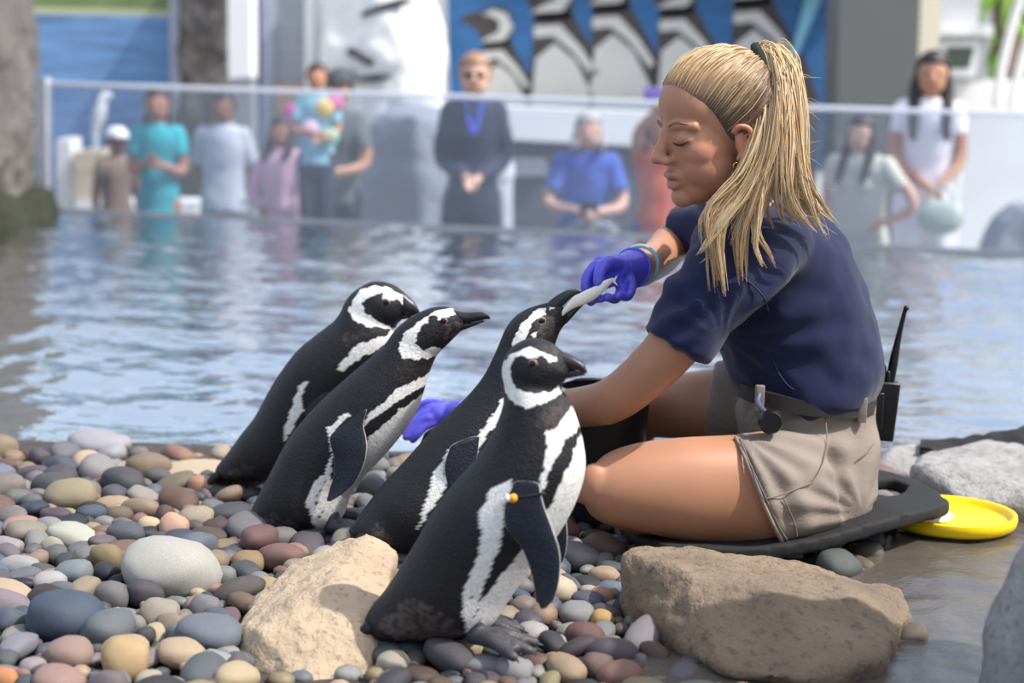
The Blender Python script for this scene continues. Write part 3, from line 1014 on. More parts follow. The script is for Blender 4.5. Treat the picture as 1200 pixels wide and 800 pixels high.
HERO = [
    (202, 664, 57, 34, (176, 174, 166), 'broad flat pale grey stone, the largest in the pebble bed'),
    (76, 722, 43, 33, (70, 80, 98), 'big dark blue-grey oval stone in the pebble bed'),
    (146, 767, 28, 27, (184, 156, 116), 'big round tan stone in the pebble bed'),
    (81, 759, 27, 20, (150, 126, 116), 'pinkish brown oval stone beside the big dark blue-grey stone'),
    (68, 789, 29, 17, (152, 124, 116), 'long reddish stone at the foot of the pinkish brown stone'),
    (4, 786, 16, 18, (190, 130, 84), 'bright orange rounded stone in the pebble bed'),
    (244, 735, 38, 22, (108, 114, 124), 'long blue-grey stone beside the beige rock'),
    (212, 735, 17, 18, (116, 122, 122), 'upright grey stone beside the long blue-grey stone'),
    (186, 712, 24, 19, (152, 144, 130), 'two-toned beige and grey stone below the broad flat stone'),
    (240, 706, 19, 18, (122, 118, 122), 'rounded purple-grey stone below the broad flat stone'),
    (252, 767, 22, 15, (152, 154, 158), 'pale grey oval stone against the beige rock'),
    (130, 693, 20, 19, (108, 106, 106), 'rounded grey stone left of the broad flat stone, by the orange-brown one'),
    (124, 648, 19, 20, (136, 120, 88), 'rough olive-tan round stone above the dark blue-grey stone'),
    (86, 665, 22, 16, (122, 130, 134), 'smooth greenish grey oval stone in the pebble bed'),
    (147, 618, 22, 14, (84, 88, 98), 'smooth dark grey oval stone in the pebble bed'),
    (62, 634, 14, 13, (164, 156, 138), 'pale tan round stone near the small purple pebbles'),
    (203, 611, 18, 20, (198, 160, 136), 'pointed pink-cream stone in the pebble bed'),
    (175, 609, 14, 12, (206, 182, 148), 'small cream stone beside the pointed pink one'),
    (230, 599, 22, 13, (166, 152, 132), 'long beige stone in front of the rear penguin tail'),
    (237, 563, 18, 13, (178, 134, 112), 'reddish pink stone beside the tail of the rear penguin'),
    (115, 515, 38, 16, (160, 158, 164), 'large pale grey boulder half in the water'),
    (202, 524, 10, 9, (92, 86, 82), 'small dark stone standing at the water edge'),
    (40, 527, 14, 9, (104, 78, 72), 'dark red-brown stone at the water edge beside the cliff reflection'),
    (163, 526, 12, 10, (120, 112, 108), 'rounded grey-brown stone at the water edge'),
    (290, 652, 19, 15, (146, 124, 92), 'brown-tan stone under the tail of the second penguin'),
    (342, 640, 19, 12, (156, 128, 110), 'flat pinkish stone below the foot of the second penguin'),
    (262, 668, 15, 17, (126, 128, 124), 'grey-green stone wedged against the broad flat stone'),
    (316, 682, 20, 13, (172, 148, 116), 'tan stone with a flat face beside the beige rock top'),
    (58, 675, 20, 14, (168, 166, 166), 'pale grey stone above the big dark blue-grey stone'),
    (708, 666, 19, 12, (176, 148, 126), 'smooth tan-pink stone beside the long brown rock'),
    (706, 690, 16, 12, (170, 136, 114), 'round tan stone below the smooth tan-pink one'),
    (686, 738, 23, 18, (108, 78, 76), 'dark red rounded stone in front of the long brown rock'),
    (706, 718, 14, 14, (186, 152, 96), 'yellow-tan stone beside the dark red stone'),
    (676, 712, 22, 16, (140, 140, 142), 'grey stone right of the banded penguin flipper'),
    (655, 684, 22, 17, (196, 182, 156), 'cream stone behind the banded penguin flipper'),
    (461, 768, 20, 15, (164, 156, 142), 'speckled pale stone under the tail of the banded penguin'),
    (965, 781, 28, 21, (66, 66, 72), 'round dark stone in front of the long brown rock'),
    (1070, 739, 19, 16, (104, 94, 84), 'brown stone lying alone on the wet ledge'),
    (1018, 642, 18, 14, (112, 106, 96), 'round mottled stone propping the foam pad'),
    (964, 654, 18, 11, (96, 98, 96), 'flat grey stone under the edge of the foam pad'),
    (938, 664, 16, 8, (112, 116, 110), 'thin grey stone in front of the foam pad'),
    (985, 648, 10, 9, (86, 84, 82), 'small dark stone under the foam pad'),
    (700, 770, 20, 16, (112, 92, 90), 'purple-brown stone in front of the banded penguin foot'),
    (815, 768, 22, 12, (98, 98, 104), 'flat dark grey stone in front of the long brown rock'),
    (232, 545, 44, 9, (190, 172, 146), 'long sandy flat rock beside the tail of the rear penguin'),
]
for h_ in HERO:
    pebble(*h_)

ZONE = [(-90, 516), (60, 518), (250, 524), (300, 528), (460, 524), (640, 530), (1035, 540), (1035, 628), (1020, 668), (900, 668), (760, 640), (730, 650), (738, 712), (800, 765), (890, 800), (960, 850), (-90, 850)]
BLOCK = [[(278, 745), (300, 705), (350, 662), (430, 630), (460, 650), (440, 770), (420, 806), (300, 806)],
         [(735, 660), (1040, 690), (1060, 720), (1010, 775), (900, 790), (790, 750), (735, 690)]]
small = []
names = [n for n, _ in WT]
wts = np.array([v for _, v in WT])
wts /= wts.sum()
tries = 0
cell = {}


def near(x, y, r, k=0.82):
    i, j = int(x // .1), int(y // .1)
    for a in (-1, 0, 1):
        for b in (-1, 0, 1):
            for (u, v, s) in cell.get((i + a, j + b), ()):
                if (u - x) ** 2 + (v - y) ** 2 < (k * (r + s)) ** 2:
                    return True
    return False


def put(x, y, r):
    cell.setdefault((int(x // .1), int(y // .1)), []).append((x, y, r))


for t in PB:
    put(*t)
cand = []
for (rmin, rmax, n) in ((0.028, 0.040, 500), (0.020, 0.029, 3200), (0.014, 0.020, 9000), (0.009, 0.014, 14000)):
    X = rng.uniform(-1.35, 0.85, n)
    Yp = rng.uniform(2.35, 4.22, n)
    PX = proj(np.stack([X, Yp, np.full(n, 0.01)], -1))
    ok = in_poly(PX, ZONE)
    for bl in BLOCK:
        ok &= ~in_poly(PX, bl)
    for x, y in zip(X[ok], Yp[ok]):
        r = rng.uniform(rmin, rmax)
        if near(x, y, r):
            continue
        put(x, y, r)
        cand.append((x, y, r))
cand.sort(key=lambda c: -c[2] / c[1])
# those hidden under penguins and keeper are not worth an object of their own
SIZE = [(0.026, 'large'), (0.0205, 'medium-sized'), (0.0, 'small')]
fillV, fillF, fillC, nf = [], [], [], 0
LANDM = [(G(x_, y_), t_) for x_, y_, t_ in ((202, 690, 'by the broad flat pale stone'), (76, 722, 'by the dark blue-grey oval stone'), (146, 775, 'by the big round tan stone'), (280, 740, 'beside the pale beige rock'),
         (260, 575, 'by the tail of the rear penguin'), (300, 630, 'by the tail of the second penguin'), (120, 530, 'by the pale boulder in the water'), (20, 535, 'by the cliff reflection at the water'),
         (60, 590, 'on the open bank below the waterline'), (20, 660, 'on the outer bank beside the green-grey oval stone'), (200, 600, 'by the pointed pink-cream stone'), (600, 770, 'below the foot of the banded penguin'), (480, 780, 'below the tail of the banded penguin'), (700, 700, 'between the banded penguin and the brown rock'),
         (790, 780, 'in front of the long brown rock'), (720, 610, 'under the knee of the keeper'), (430, 600, 'between the second and the fish-taking penguin'), (950, 660, 'in front of the foam pad'), (380, 650, 'above the pale beige rock'))]
count = 0
HID = [[(420, 740), (640, 760), (690, 560), (600, 400), (440, 640)], [(680, 640), (680, 540), (1030, 540), (1030, 620), (900, 640)], [(430, 640), (640, 640), (640, 500)]]
for (x, y, r) in cand:
    nm = str(rng.choice(names, p=wts))
    c = jit(random.choice(PAL[nm]))
    hgt = rng.uniform(0.55, 0.85)
    z = -0.022 + r * hgt * 0.7 + rng.uniform(-.002, .010)
    if y > 3.9:
        z -= (y - 3.9) * 0.10
    ax, ay = r * rng.uniform(1.0, 1.5), r * rng.uniform(0.80, 1.0)
    rot = (rng.normal(0, .22), rng.normal(0, .22), rng.uniform(0, 6.28))
    p2 = proj(np.array([[x, y, .02]]))[0]
    vis = -10 < p2[0] < 1210 and p2[1] < 812 and not any(in_poly(p2[None], h)[0] for h in HID)
    if count < 252 and vis:
        o = bpy.data.objects.new('pebble', BASES[int(rng.integers(10))])
        COL.objects.link(o)
        o.location = (x, y, z)
        o.scale = (ax, ay, r * hgt)
        o.rotation_euler = rot
        o.color = (*lin(*c), 1)
        sz = next(s for lim, s in SIZE if r >= lim)
        el_ = ax / ay
        shp = 'long' if el_ > 1.5 else ('oval' if el_ > 1.22 else 'round')
        shp = ('flat ' if hgt < 0.62 else ('plump ' if hgt > .78 else '')) + shp
        lv_ = sum(c) / 3
        tone = 'dark' if lv_ < 92 else ('light' if lv_ > 128 else 'mid-toned')
        lm = min(LANDM, key=lambda q_: (q_[0][0] - x) ** 2 + (q_[0][1] - y) ** 2)
        tag(o, f'{sz} {tone} {nm} {shp} pebble {lm[1]}', 'stone', 'shore pebbles')
        count += 1
    else:
        Vb, Fb = LOWV[int(rng.integers(6))]
        Mx = np.array((Matrix.Rotation(rot[2], 3, 'Z') @ Matrix.Rotation(rot[0], 3, 'X')))
        Vp = (Vb * np.array([ax, ay, r * hgt])) @ Mx.T + np.array([x, y, z])
        fillV.append(Vp)
        fillF += [tuple(i + nf for i in f) for f in Fb]
        nf += len(Vp)
        fillC.append(np.tile(lin(*c), (len(Vp), 1)))
# lower layer of gravel that shows in the gaps
for k in range(1500):
    x, y = rng.uniform(-1.3, 0.85), rng.uniform(2.35, 4.2)
    p2 = proj(np.array([[x, y, 0]]))
    if not in_poly(p2, ZONE)[0]:
        continue
    r = rng.uniform(.012, .020)
    if near(x, y, r, 0.62):
        continue
    nm = str(rng.choice(names, p=wts))
    Vb, Fb = LOWV[int(rng.integers(6))]
    Vp = Vb * np.array([r * 1.2, r, r * .7]) + np.array([x, y, -0.024 - max(0, y - 3.9) * .12])
    fillV.append(Vp)
    fillF += [tuple(i + nf for i in f) for f in Fb]
    nf += len(Vp)
    fillC.append(np.tile(lin(*jit(random.choice(PAL[nm]))), (len(Vp), 1)))
tag(obj('gravel', (np.vstack(fillV), fillF), 'pebble_fill', cols=np.vstack(fillC), org=(0, 3, 0)), 'small mixed gravel filling the gaps between the shore pebbles', 'gravel', kind='stuff')
print('pebbles', count, len(fillV))

# ================================================================== PENGUINS
BLACK, WHITE, BROWN, DBROWN = lin(27, 26, 30), lin(232, 231, 226), lin(66, 56, 52), lin(48, 40, 38)
SLATE = lin(40, 46, 62)


def penguin(label, base, secs, whites, darks, browns, bill, eye, flips, feet, yaw=10, wid=0.92, group='magellanic penguins', spots=None, tailpx=None, bill_open=None):
    p0 = G(base[0], base[1], 0.01)
    q = R(yaw)
    fw = np.array([math.cos(q), -math.sin(q), 0])        # where the bird faces
    n = np.array([-math.sin(q), -math.cos(q), 0])        # towards the camera
    root = thing('penguin', p0, label, 'penguin', group)
    pl_ = lambda x, y, off=0.0: on_plane(x, y, p0 + n * off, n)
    D = np.array([pl_(*s[0]) for s in secs])
    Vn = np.array([pl_(*s[1]) for s in secs])
    C_, U = (D + Vn) / 2, (D - Vn) / 2
    ln = np.linalg.norm(U, axis=1)
    k = len(secs)
    w_ = np.array([wid if i < k * 0.62 else (wid * 0.9 if i < k - 3 else 0.80) for i in range(k)])
    w_[0], w_[1] = 1.5, 1.35
    w_[-1] = 0.55
    w_[-2] = 0.70
    W = n[None] * (ln * w_)[:, None]
    nr, ns = 190, 150
    Vb, Fb = loft(C_, U, W, nr, ns)
    N = normals(Vb, Fb)
    # soft fluffed lower edge
    # colours: traced on the near side, mirrored to the far side through the bird's middle plane
    off = (Vb - p0) @ n
    mir = Vb - 2 * np.outer(np.minimum(off, 0), n)       # far-side points reflected to the near side
    px = proj(mir)
    nzv = np.stack([nz(mir, 160, 1.0), nz(mir, 160, 7.0)], -1) * 1.6 + np.stack([nz(mir, 60, 2.0), nz(mir, 60, 5.0)], -1) * 2.4
    pxn = px + nzv
    cols = np.tile(BLACK, (len(Vb), 1))
    t = nz(mir, 25, 3.0)
    cols *= (1 + 0.25 * t)[:, None]
    for b_, cc in browns:
        wgt = in_poly(pxn + nzv * 2.0, b_) * np.clip(0.55 + 1.1 * nz(mir, 120, 9.0), 0, 1)
        cols += (np.array(cc) - cols) * wgt[:, None]
    for b_ in whites:
        cols[in_poly(pxn, b_)] = WHITE
    for b_ in darks:
        cols[in_poly(pxn, b_)] = np.array(BLACK) * 1.1
    if spots:
        for (sx, sy, sr) in spots:
            cols[((pxn - [sx, sy]) ** 2).sum(1) < sr ** 2] = DBROWN
    obj('body', (Vb, Fb), 'feather', root, cols=cols)
    # bill: upper and lower mandible
    for nm, bb in bill:
        Db = np.array([pl_(*s[0]) for s in bb])
        Wb = np.array([pl_(*s[1]) for s in bb])
        C2, U2 = (Db + Wb) / 2, (Db - Wb) / 2
        l2 = np.linalg.norm(U2, axis=1)
        W2 = n[None] * np.minimum(l2 * 0.8, np.linspace(0.016, 0.004, len(bb)))[:, None]
        obj(nm, loft(C2, U2, W2, 26, 20), 'bill', root)
    # eyes sit on the surface
    front = off > 0
    dd = ((px - eye) ** 2).sum(1)
    dd[~front] = 1e9
    i = int(np.argmin(dd))
    pos = Vb[i]
    for sgn in (0, 1):
        pp = pos if sgn == 0 else pos - 2 * n * ((pos - p0) @ n)
        nn = n if sgn == 0 else -n
        ax = np.array([fw, np.array([0, 0, 1.0]), nn])
        e_ = obj('eye_ring', ellipsoid(pp - nn * 0.001, (0.0072, 0.0062, 0.0030), ax, 16, 8), 'eye_ring', root)
        obj('eye', ellipsoid(pp + nn * 0.0012, (0.0052, 0.0046, 0.0030), ax, 16, 8), 'eye_dark', e_)
    # flippers: flattened blades held against the near and far side
    for (chords, lift, splay) in flips:
        Dl, Dr = [], []
        m_ = len(chords)
        for j, (l, r_) in enumerate(chords):
            o1 = lift[0] + (lift[1] - lift[0]) * (j / (m_ - 1))
            Dl.append(pl_(*l, o1))
            Dr.append(pl_(*r_, o1 + splay))
        Dl, Dr = np.array(Dl), np.array(Dr)
        C2, U2 = (Dl + Dr) / 2, (Dl - Dr) / 2
        l2 = np.linalg.norm(U2, axis=1)
        W2 = n[None] * np.clip(l2 * 0.22, 0.0022, 0.0075)[:, None]
        Vf, Ff = loft(C2, U2, W2, 60, 48)
        for side in (0, 1):
            V_ = Vf if side == 0 else Vf - 2 * np.outer((Vf - p0) @ n, n) - fw * 0.03 + n * 0.032
            th = np.tile(np.linspace(0, 2 * np.pi, 48, endpoint=False), len(Vf) // 48)
            cc = np.tile(np.array(SLATE) * 0.55, (len(Vf), 1))
            edge_ = np.abs(np.cos(th)) > 0.975
            cc[edge_ & (np.cos(th) < 0)] = lin(200, 198, 194)
            cc[edge_ & (np.cos(th) > 0)] = lin(205, 203, 198)
            outer = ((Vf - p0) @ n) < (np.repeat(0.0, len(Vf)))
            obj('flipper', (V_, Ff if side == 0 else [f[::-1] for f in Ff]), 'feather', root, cols=cc)
    # feet
    for (ax_, ay_, bx_, by_, off_) in feet:
        a = pl_(ax_, ay_, off_)
        b = pl_(bx_, by_, off_ * 1.5)
        b[2] = max(b[2], 0.004)
        d = b - a
        d[2] = 0
        L_ = np.linalg.norm(d)
        d /= L_
        s_ = np.cross(d, [0, 0, 1.0])
        heel = np.array([a[0], a[1], max(0.012, b[2] + 0.008)])
        parts = [chain([a + [0, 0, .03], heel], [0.016, 0.013], n=6)]
        tips = []
        for sp in (-0.42, 0.0, 0.42):
            e_ = heel + (d * math.cos(sp) + s_ * math.sin(sp)) * L_
            e_[2] = b[2]
            m1_ = (heel + e_) / 2 + np.array([0, 0, .006])
            parts.append(chain([heel, m1_, e_], [0.014, 0.0115, 0.008], n=10, ns=10))
            tips.append(e_)
        web = np.array([heel, tips[0] * .85 + heel * .15, tips[1] * .9 + heel * .1, tips[2] * .85 + heel * .15])
        web[:, 2] += 0.003
        parts.append(prism(web + [0, 0, .004], web - [0, 0, .008]))
        ft = obj('foot', remesh(parts, 0.0028, 8), 'foot', root)
        for e_ in tips:
            dv = (e_ - heel) / np.linalg.norm(e_ - heel)
            obj('claw', chain([e_ - dv * .004 + [0, 0, .001], e_ + dv * .012 - [0, 0, .003]], [0.0038, 0.0012], n=5, ns=8), 'bill', ft)
    # short bristly tail
    if tailpx:
        parts = []
        a = pl_(*tailpx[0])
        b = pl_(*tailpx[1])
        for j in range(15):
            u = (j - 7) / 7
            st = a + n * u * 0.035
            en = b + n * u * 0.05 + np.array([0, 0, rng.uniform(-.006, .006)])
            parts.append(chain([st, (st + en) / 2, en], [0.010, 0.007, 0.002], n=8, ns=8))
        Vt, Ft = join(parts)
        obj('tail', (Vt, Ft), 'feather', root, cols=np.tile(BLACK, (len(Vt), 1)))
    return root, pl_, n


# --- the banded penguin standing foremost
secs4 = [((429, 722), (436, 747)), ((438, 707), (470, 750)), ((452, 690), (520, 748)), ((470, 663), (570, 737)), ((489, 632), (597, 702)), ((507, 600), (627, 660)),
         ((530, 568), (655, 625)), ((556, 540), (676, 585)), ((575, 513), (685, 550)), ((587, 485), (682, 518)), ((592, 465), (674, 488)),
         ((592, 450), (664, 466)), ((589, 435), (658, 456)), ((593, 416), (660, 449)), ((606, 402), (664, 443)), ((626, 396), (667, 440)),
         ((646, 402), (668, 438)), ((659, 412), (669, 436))]
head4 = [(653, 418), (642, 415), (635, 410), (619, 407), (607, 410), (597, 416), (591, 425), (586, 436), (588, 450), (595, 464), (604, 474), (616, 478), (633, 474),
         (648, 467), (660, 459), (655, 453), (644, 460), (630, 460), (618, 459), (605, 455), (599, 445), (598, 431), (604, 418), (612, 415), (618, 421), (632, 418), (637, 416), (644, 425), (652, 424)]
band4 = [(672, 472), (654, 499), (638, 507), (642, 524), (635, 552), (629, 578), (636, 578), (643, 552), (654, 534), (663, 515), (676, 503), (684, 500), (680, 480)]
flank4 = [(598, 561), (604, 571), (593, 586), (591, 617), (584, 646), (567, 684), (561, 707), (558, 740), (546, 740), (541, 715), (544, 686), (558, 655), (564, 626), (561, 603), (575, 574)]
belly4 = [(558, 742), (561, 707), (587, 675), (610, 646), (622, 625), (636, 600), (643, 596), (648, 587), (657, 565), (669, 540), (678, 512), (700, 500), (705, 600), (650, 690), (600, 745)]
bill4 = [('upper_bill', [((656, 411), (662, 430)), ((666, 415), (670, 433)), ((676, 420), (678, 434)), ((684, 426), (685, 437)), ((687, 432), (687, 437))]),
         ('lower_bill', [((655, 430), (660, 444)), ((666, 432), (668, 443)), ((676, 434), (677, 441)), ((684, 436), (684, 440))])]
flip4 = [((602, 566), (632, 568)), ((592, 592), (637, 590)), ((593, 617), (647, 617)), ((612, 643), (656, 646)), ((623, 672), (656, 676)), ((628, 698), (650, 700)), ((633, 712), (642, 710))]
p4, pl4, n4 = penguin('penguin with an orange bead wing band standing beside the pale beige rock', (560, 752), secs4, [head4, band4, flank4, belly4], [],
                      [([(655, 470), (662, 458), (672, 474), (655, 500), (632, 505), (628, 490)], BROWN), ([(640, 404), (658, 408), (654, 418), (640, 414)], BROWN),
                       ([(440, 735), (480, 700), (520, 715), (545, 745), (470, 752)], lin(84, 76, 74))],
                      bill4, (624.4, 425), [(flip4, (0.078, 0.105), 0.012)],
                      [(556, 736, 620, 762, 0.035), (560, 726, 610, 738, -0.045)], yaw=14, tailpx=((440, 728), (426, 738)),
                      spots=[(560, 715, 2.2), (563, 725, 1.8), (553, 700, 1.6), (636, 588, 2.4), (556, 722, 1.5)])
a = pl4(602, 583, 0.112)
b = pl4(637, 578, 0.108)
bd = obj('wing_band', chain([a, (a + b) / 2 + n4 * .004, b], 0.0026, n=10, ns=8), 'black_plastic', p4)
obj('bead', ellipsoid(a + n4 * .003, (.0065, .0065, .0065), None, 14, 10), 'orange', bd)
obj('bead_cap', ellipsoid(a + n4 * .003 + np.array([-.008, 0, 0]), (.0045, .0055, .0055), None, 14, 10), 'white_plastic', bd)

# --- second penguin
secs2 = [((291, 611), (296, 622)), ((294, 600), (325, 626)), ((303, 580), (365, 624)), ((313, 562), (398, 610)), ((336, 518), (412, 577)), ((352, 496), (428, 557)),
         ((370, 476), (450, 534)), ((393, 454), (470, 510)), ((417, 433), (487, 484)), ((436, 417), (495, 463)), ((451, 403), (502, 440)), ((461, 389), (510, 420)),
         ((472, 378), (517, 411)), ((489, 367), (524, 404)), ((508, 360), (531, 397)), ((526, 360), (537, 391)), ((538, 366), (541, 387))]
head2 = [(529, 359), (510, 365), (488, 378), (473, 392), (467, 405), (470, 420), (487, 421), (510, 419), (520, 410), (512, 407), (495, 409), (486, 402), (488, 390), (500, 378), (505, 370), (512, 370), (513, 376), (525, 371), (534, 368)]
band2 = [(506, 436), (468, 454), (442, 476), (430, 488), (426, 500), (438, 491), (468, 469), (497, 452), (505, 448)]
belly2 = [(500, 458), (468, 481), (443, 503), (430, 515), (425, 540), (400, 560), (386, 562), (390, 535), (389, 512), (402, 492), (412, 488), (404, 483), (384, 502), (388, 535), (378, 556), (362, 573), (359, 590), (370, 620), (385, 634), (415, 620), (470, 560), (520, 500), (525, 455)]
bill2 = [('upper_bill', [((536, 364), (541, 377)), ((548, 366), (550, 378)), ((559, 365), (561, 376)), ((568, 366), (569, 374)), ((573, 370), (573, 374))]),
         ('lower_bill', [((538, 376), (540, 388)), ((548, 378), (550, 384)), ((558, 377), (560, 380)), ((566, 375), (567, 377))])]
flip2 = [((411, 490), (430, 480)), ((398, 499), (426, 497)), ((387, 511), (429, 512)), ((388, 523), (430, 525)), ((392, 538), (427, 542)), ((391, 556), (417, 563)), ((386, 574), (402, 578)), ((383, 585), (388, 587))]
penguin('penguin stretching its bill forward with a slate-blue flipper hanging', (385, 612), secs2, [head2, band2, belly2], [],
        [([(470, 425), (512, 422), (504, 440), (480, 450), (462, 440)], DBROWN), ([(290, 624), (310, 600), (345, 612), (362, 628)], lin(70, 66, 66)), ([(520, 380), (540, 380), (538, 392), (520, 400)], lin(72, 64, 60))],
        bill2, (519.7, 375.8), [(flip2, (0.062, 0.085), 0.010)], [(388, 622, 428, 634, 0.03), (398, 618, 438, 626, -0.04)], yaw=8, tailpx=((300, 612), (290, 624)),
        spots=[(376, 575, 2), (372, 590, 2), (378, 600, 1.8), (370, 583, 1.6), (380, 565, 2), (374, 607, 1.6), (382, 548, 2), (379, 556, 1.6)])

# --- rear penguin
secs1 = [((253, 554), (258, 562)), ((257, 544), (285, 563)), ((268, 530), (318, 562)), ((285, 507), (352, 556)), ((302, 485), (377, 538)), ((319, 454), (400, 510)),
         ((333, 432), (420, 480)), ((352, 408), (440, 450)), ((375, 389), (456, 425)), ((392, 376), (464, 404)), ((401, 364), (464, 391)), ((406, 352), (463, 384)),
         ((417, 340), (465, 380)), ((436, 330), (468, 377)), ((456, 332), (471, 374)), ((470, 340), (473, 371)), ((478, 348), (474, 369))]
head1 = [(477, 353), (467, 342), (450, 336), (433, 335), (420, 342), (412, 352), (408, 365), (413, 373), (428, 382), (443, 383), (458, 385), (456, 381), (447, 378), (435, 372), (427, 365), (424, 355), (430, 350), (440, 345), (448, 343), (448, 350), (458, 352), (465, 350), (473, 358)]
band1 = [(472, 380), (457, 386), (453, 392), (442, 397), (422, 403), (413, 407), (408, 417), (398, 427), (396, 433), (400, 436), (415, 425), (425, 417), (438, 412), (450, 405), (475, 392)]
flank1 = [(360, 445), (353, 467), (356, 480), (347, 497), (333, 516), (333, 501), (342, 476), (350, 454)]
belly1 = [(470, 405), (450, 420), (425, 445), (400, 480), (380, 520), (350, 560), (400, 560), (500, 440)]
bill1 = [('upper_bill', [((475, 344), (468, 362)), ((481, 350), (475, 368)), ((487, 356), (481, 370)), ((491, 363), (487, 370))]),
         ('lower_bill', [((466, 362), (467, 375)), ((474, 368), (475, 374)), ((482, 370), (482, 373))])]
flip1 = [((361, 446), (388, 450)), ((354, 458), (384, 470)), ((354, 470), (374, 488)), ((357, 482), (366, 500)), ((358, 492), (361, 505))]
penguin('penguin at the back standing nearest the water with its head held level', (330, 566), secs1, [head1, band1, flank1, belly1], [],
        [([(405, 386), (440, 388), (420, 400), (400, 400)], BROWN), ([(252, 560), (290, 545), (315, 560)], lin(66, 62, 62))],
        bill1, (453.5, 353.5), [(flip1, (0.062, 0.080), 0.008)], [(345, 560, 372, 568, 0.03), (352, 557, 380, 563, -0.04)], yaw=16, tailpx=((262, 554), (251, 563)))

# --- penguin taking the fish
secs3 = [((415, 617), (420, 632)), ((419, 608), (450, 643)), ((432, 590), (495, 648)), ((448, 570), (540, 640)), ((475, 541), (575, 612)), ((503, 510), (600, 580)),
         ((530, 483), (620, 548)), ((552, 461), (634, 515)), ((568, 440), (641, 480)), ((578, 420), (645, 450)), ((585, 404), (648, 425)), ((592, 387), (650, 405)),
         ((602, 373), (653, 395)), ((616, 363), (656, 388)), ((632, 357), (660, 382)), ((645, 354), (664, 377))]
head3 = [(639, 361), (623, 366), (611, 380), (605, 392), (599, 404), (608, 404), (618, 395), (622, 380), (632, 371), (640, 368)]
flank3 = [(590, 465), (572, 492), (552, 524), (554, 538), (572, 510), (592, 484)]
low3 = [(527, 526), (509, 550), (503, 579), (488, 622), (498, 608), (524, 567), (520, 545)]
bill3 = [('upper_bill', [((644, 352), (652, 364)), ((654, 345), (661, 357)), ((664, 340), (668, 350)), ((674, 339), (675, 345)), ((680, 341), (680, 344))]),
         ('lower_bill', [((656, 368), (664, 379)), ((667, 362), (672, 370)), ((676, 357), (679, 362)), ((683, 354), (684, 357))])]
flip3 = [((527, 524), (562, 512)), ((521, 545), (558, 540)), ((524, 566), (548, 566)), ((530, 588), (540, 588))]
p3, pl3, n3 = penguin('penguin reaching up with open bill and taking the fish', (500, 648), secs3, [head3, flank3, low3, [(648, 490), (605, 545), (565, 600), (525, 650), (600, 660), (670, 560), (670, 480)], [(656, 438), (628, 466), (604, 500), (590, 530), (600, 530), (630, 490), (660, 458)], [(643, 359), (650, 360), (646, 366)], [(622, 392), (630, 388), (627, 398)]], [],
                      [([(640, 368), (656, 380), (640, 400), (612, 404), (622, 384)], DBROWN), ([(418, 632), (440, 615), (470, 640)], lin(72, 66, 64)), ([(636, 378), (646, 382), (634, 394), (626, 388)], lin(90, 80, 76))],
                      bill3, (635, 375), [(flip3, (0.072, 0.085), 0.006)], [(520, 640, 560, 655, 0.03), (530, 634, 570, 645, -0.04)], yaw=-10, tailpx=((424, 624), (414, 634)),
                      spots=[(648, 365, 3), (643, 362, 2)])

# ================================================================== THE KEEPER
SKIN = np.array(lin(178, 128, 99))
kp = thing('person', G(860, 640, 0.0), 'woman in navy polo shirt and khaki shorts kneeling and handing a fish to a penguin', 'person')
Q = on_y


def side_loft(secs, Y, hw, nr=50, ns=40, power=1.0, dome=True):
    """Side-view outline pairs on the plane Y; hw = lateral half widths; Y may vary per section."""
    Ys = Y if hasattr(Y, '__len__') else [Y] * len(secs)
    D = np.array([Q(*s[0], y) for s, y in zip(secs, Ys)])
    E = np.array([Q(*s[1], y) for s, y in zip(secs, Ys)])
    C_, U = (D + E) / 2, (D - E) / 2
    W = np.array([[0, -h, 0] for h in hw], float)
    return loft(C_, U, W, nr, ns, power, dome)


# ---- head frame
yaw, pit = R(22), R(9)
f0 = np.array([-math.cos(yaw), -math.sin(yaw), 0])
zz = np.array([0, 0, 1.0])
hf = math.cos(pit) * f0 - math.sin(pit) * zz             # face direction
hu = math.cos(pit) * zz + math.sin(pit) * f0             # head up
hs = np.cross(hu, hf)                                    # her left side, towards the camera
HS = 1.06
AX = np.array([hf, hs, hu])
nose_world = Q(762.5, 187, 3.02)
HC = nose_world - HS * (0.124 * hf - 0.030 * hu)


def hp(f, s, u):
    return HC + HS * (f * hf + s * hs + u * hu)


def he(f, s, u, rf, rs, ru):
    return ellipsoid(hp(f, s, u), (HS * rf, HS * rs, HS * ru), AX, 28, 20)


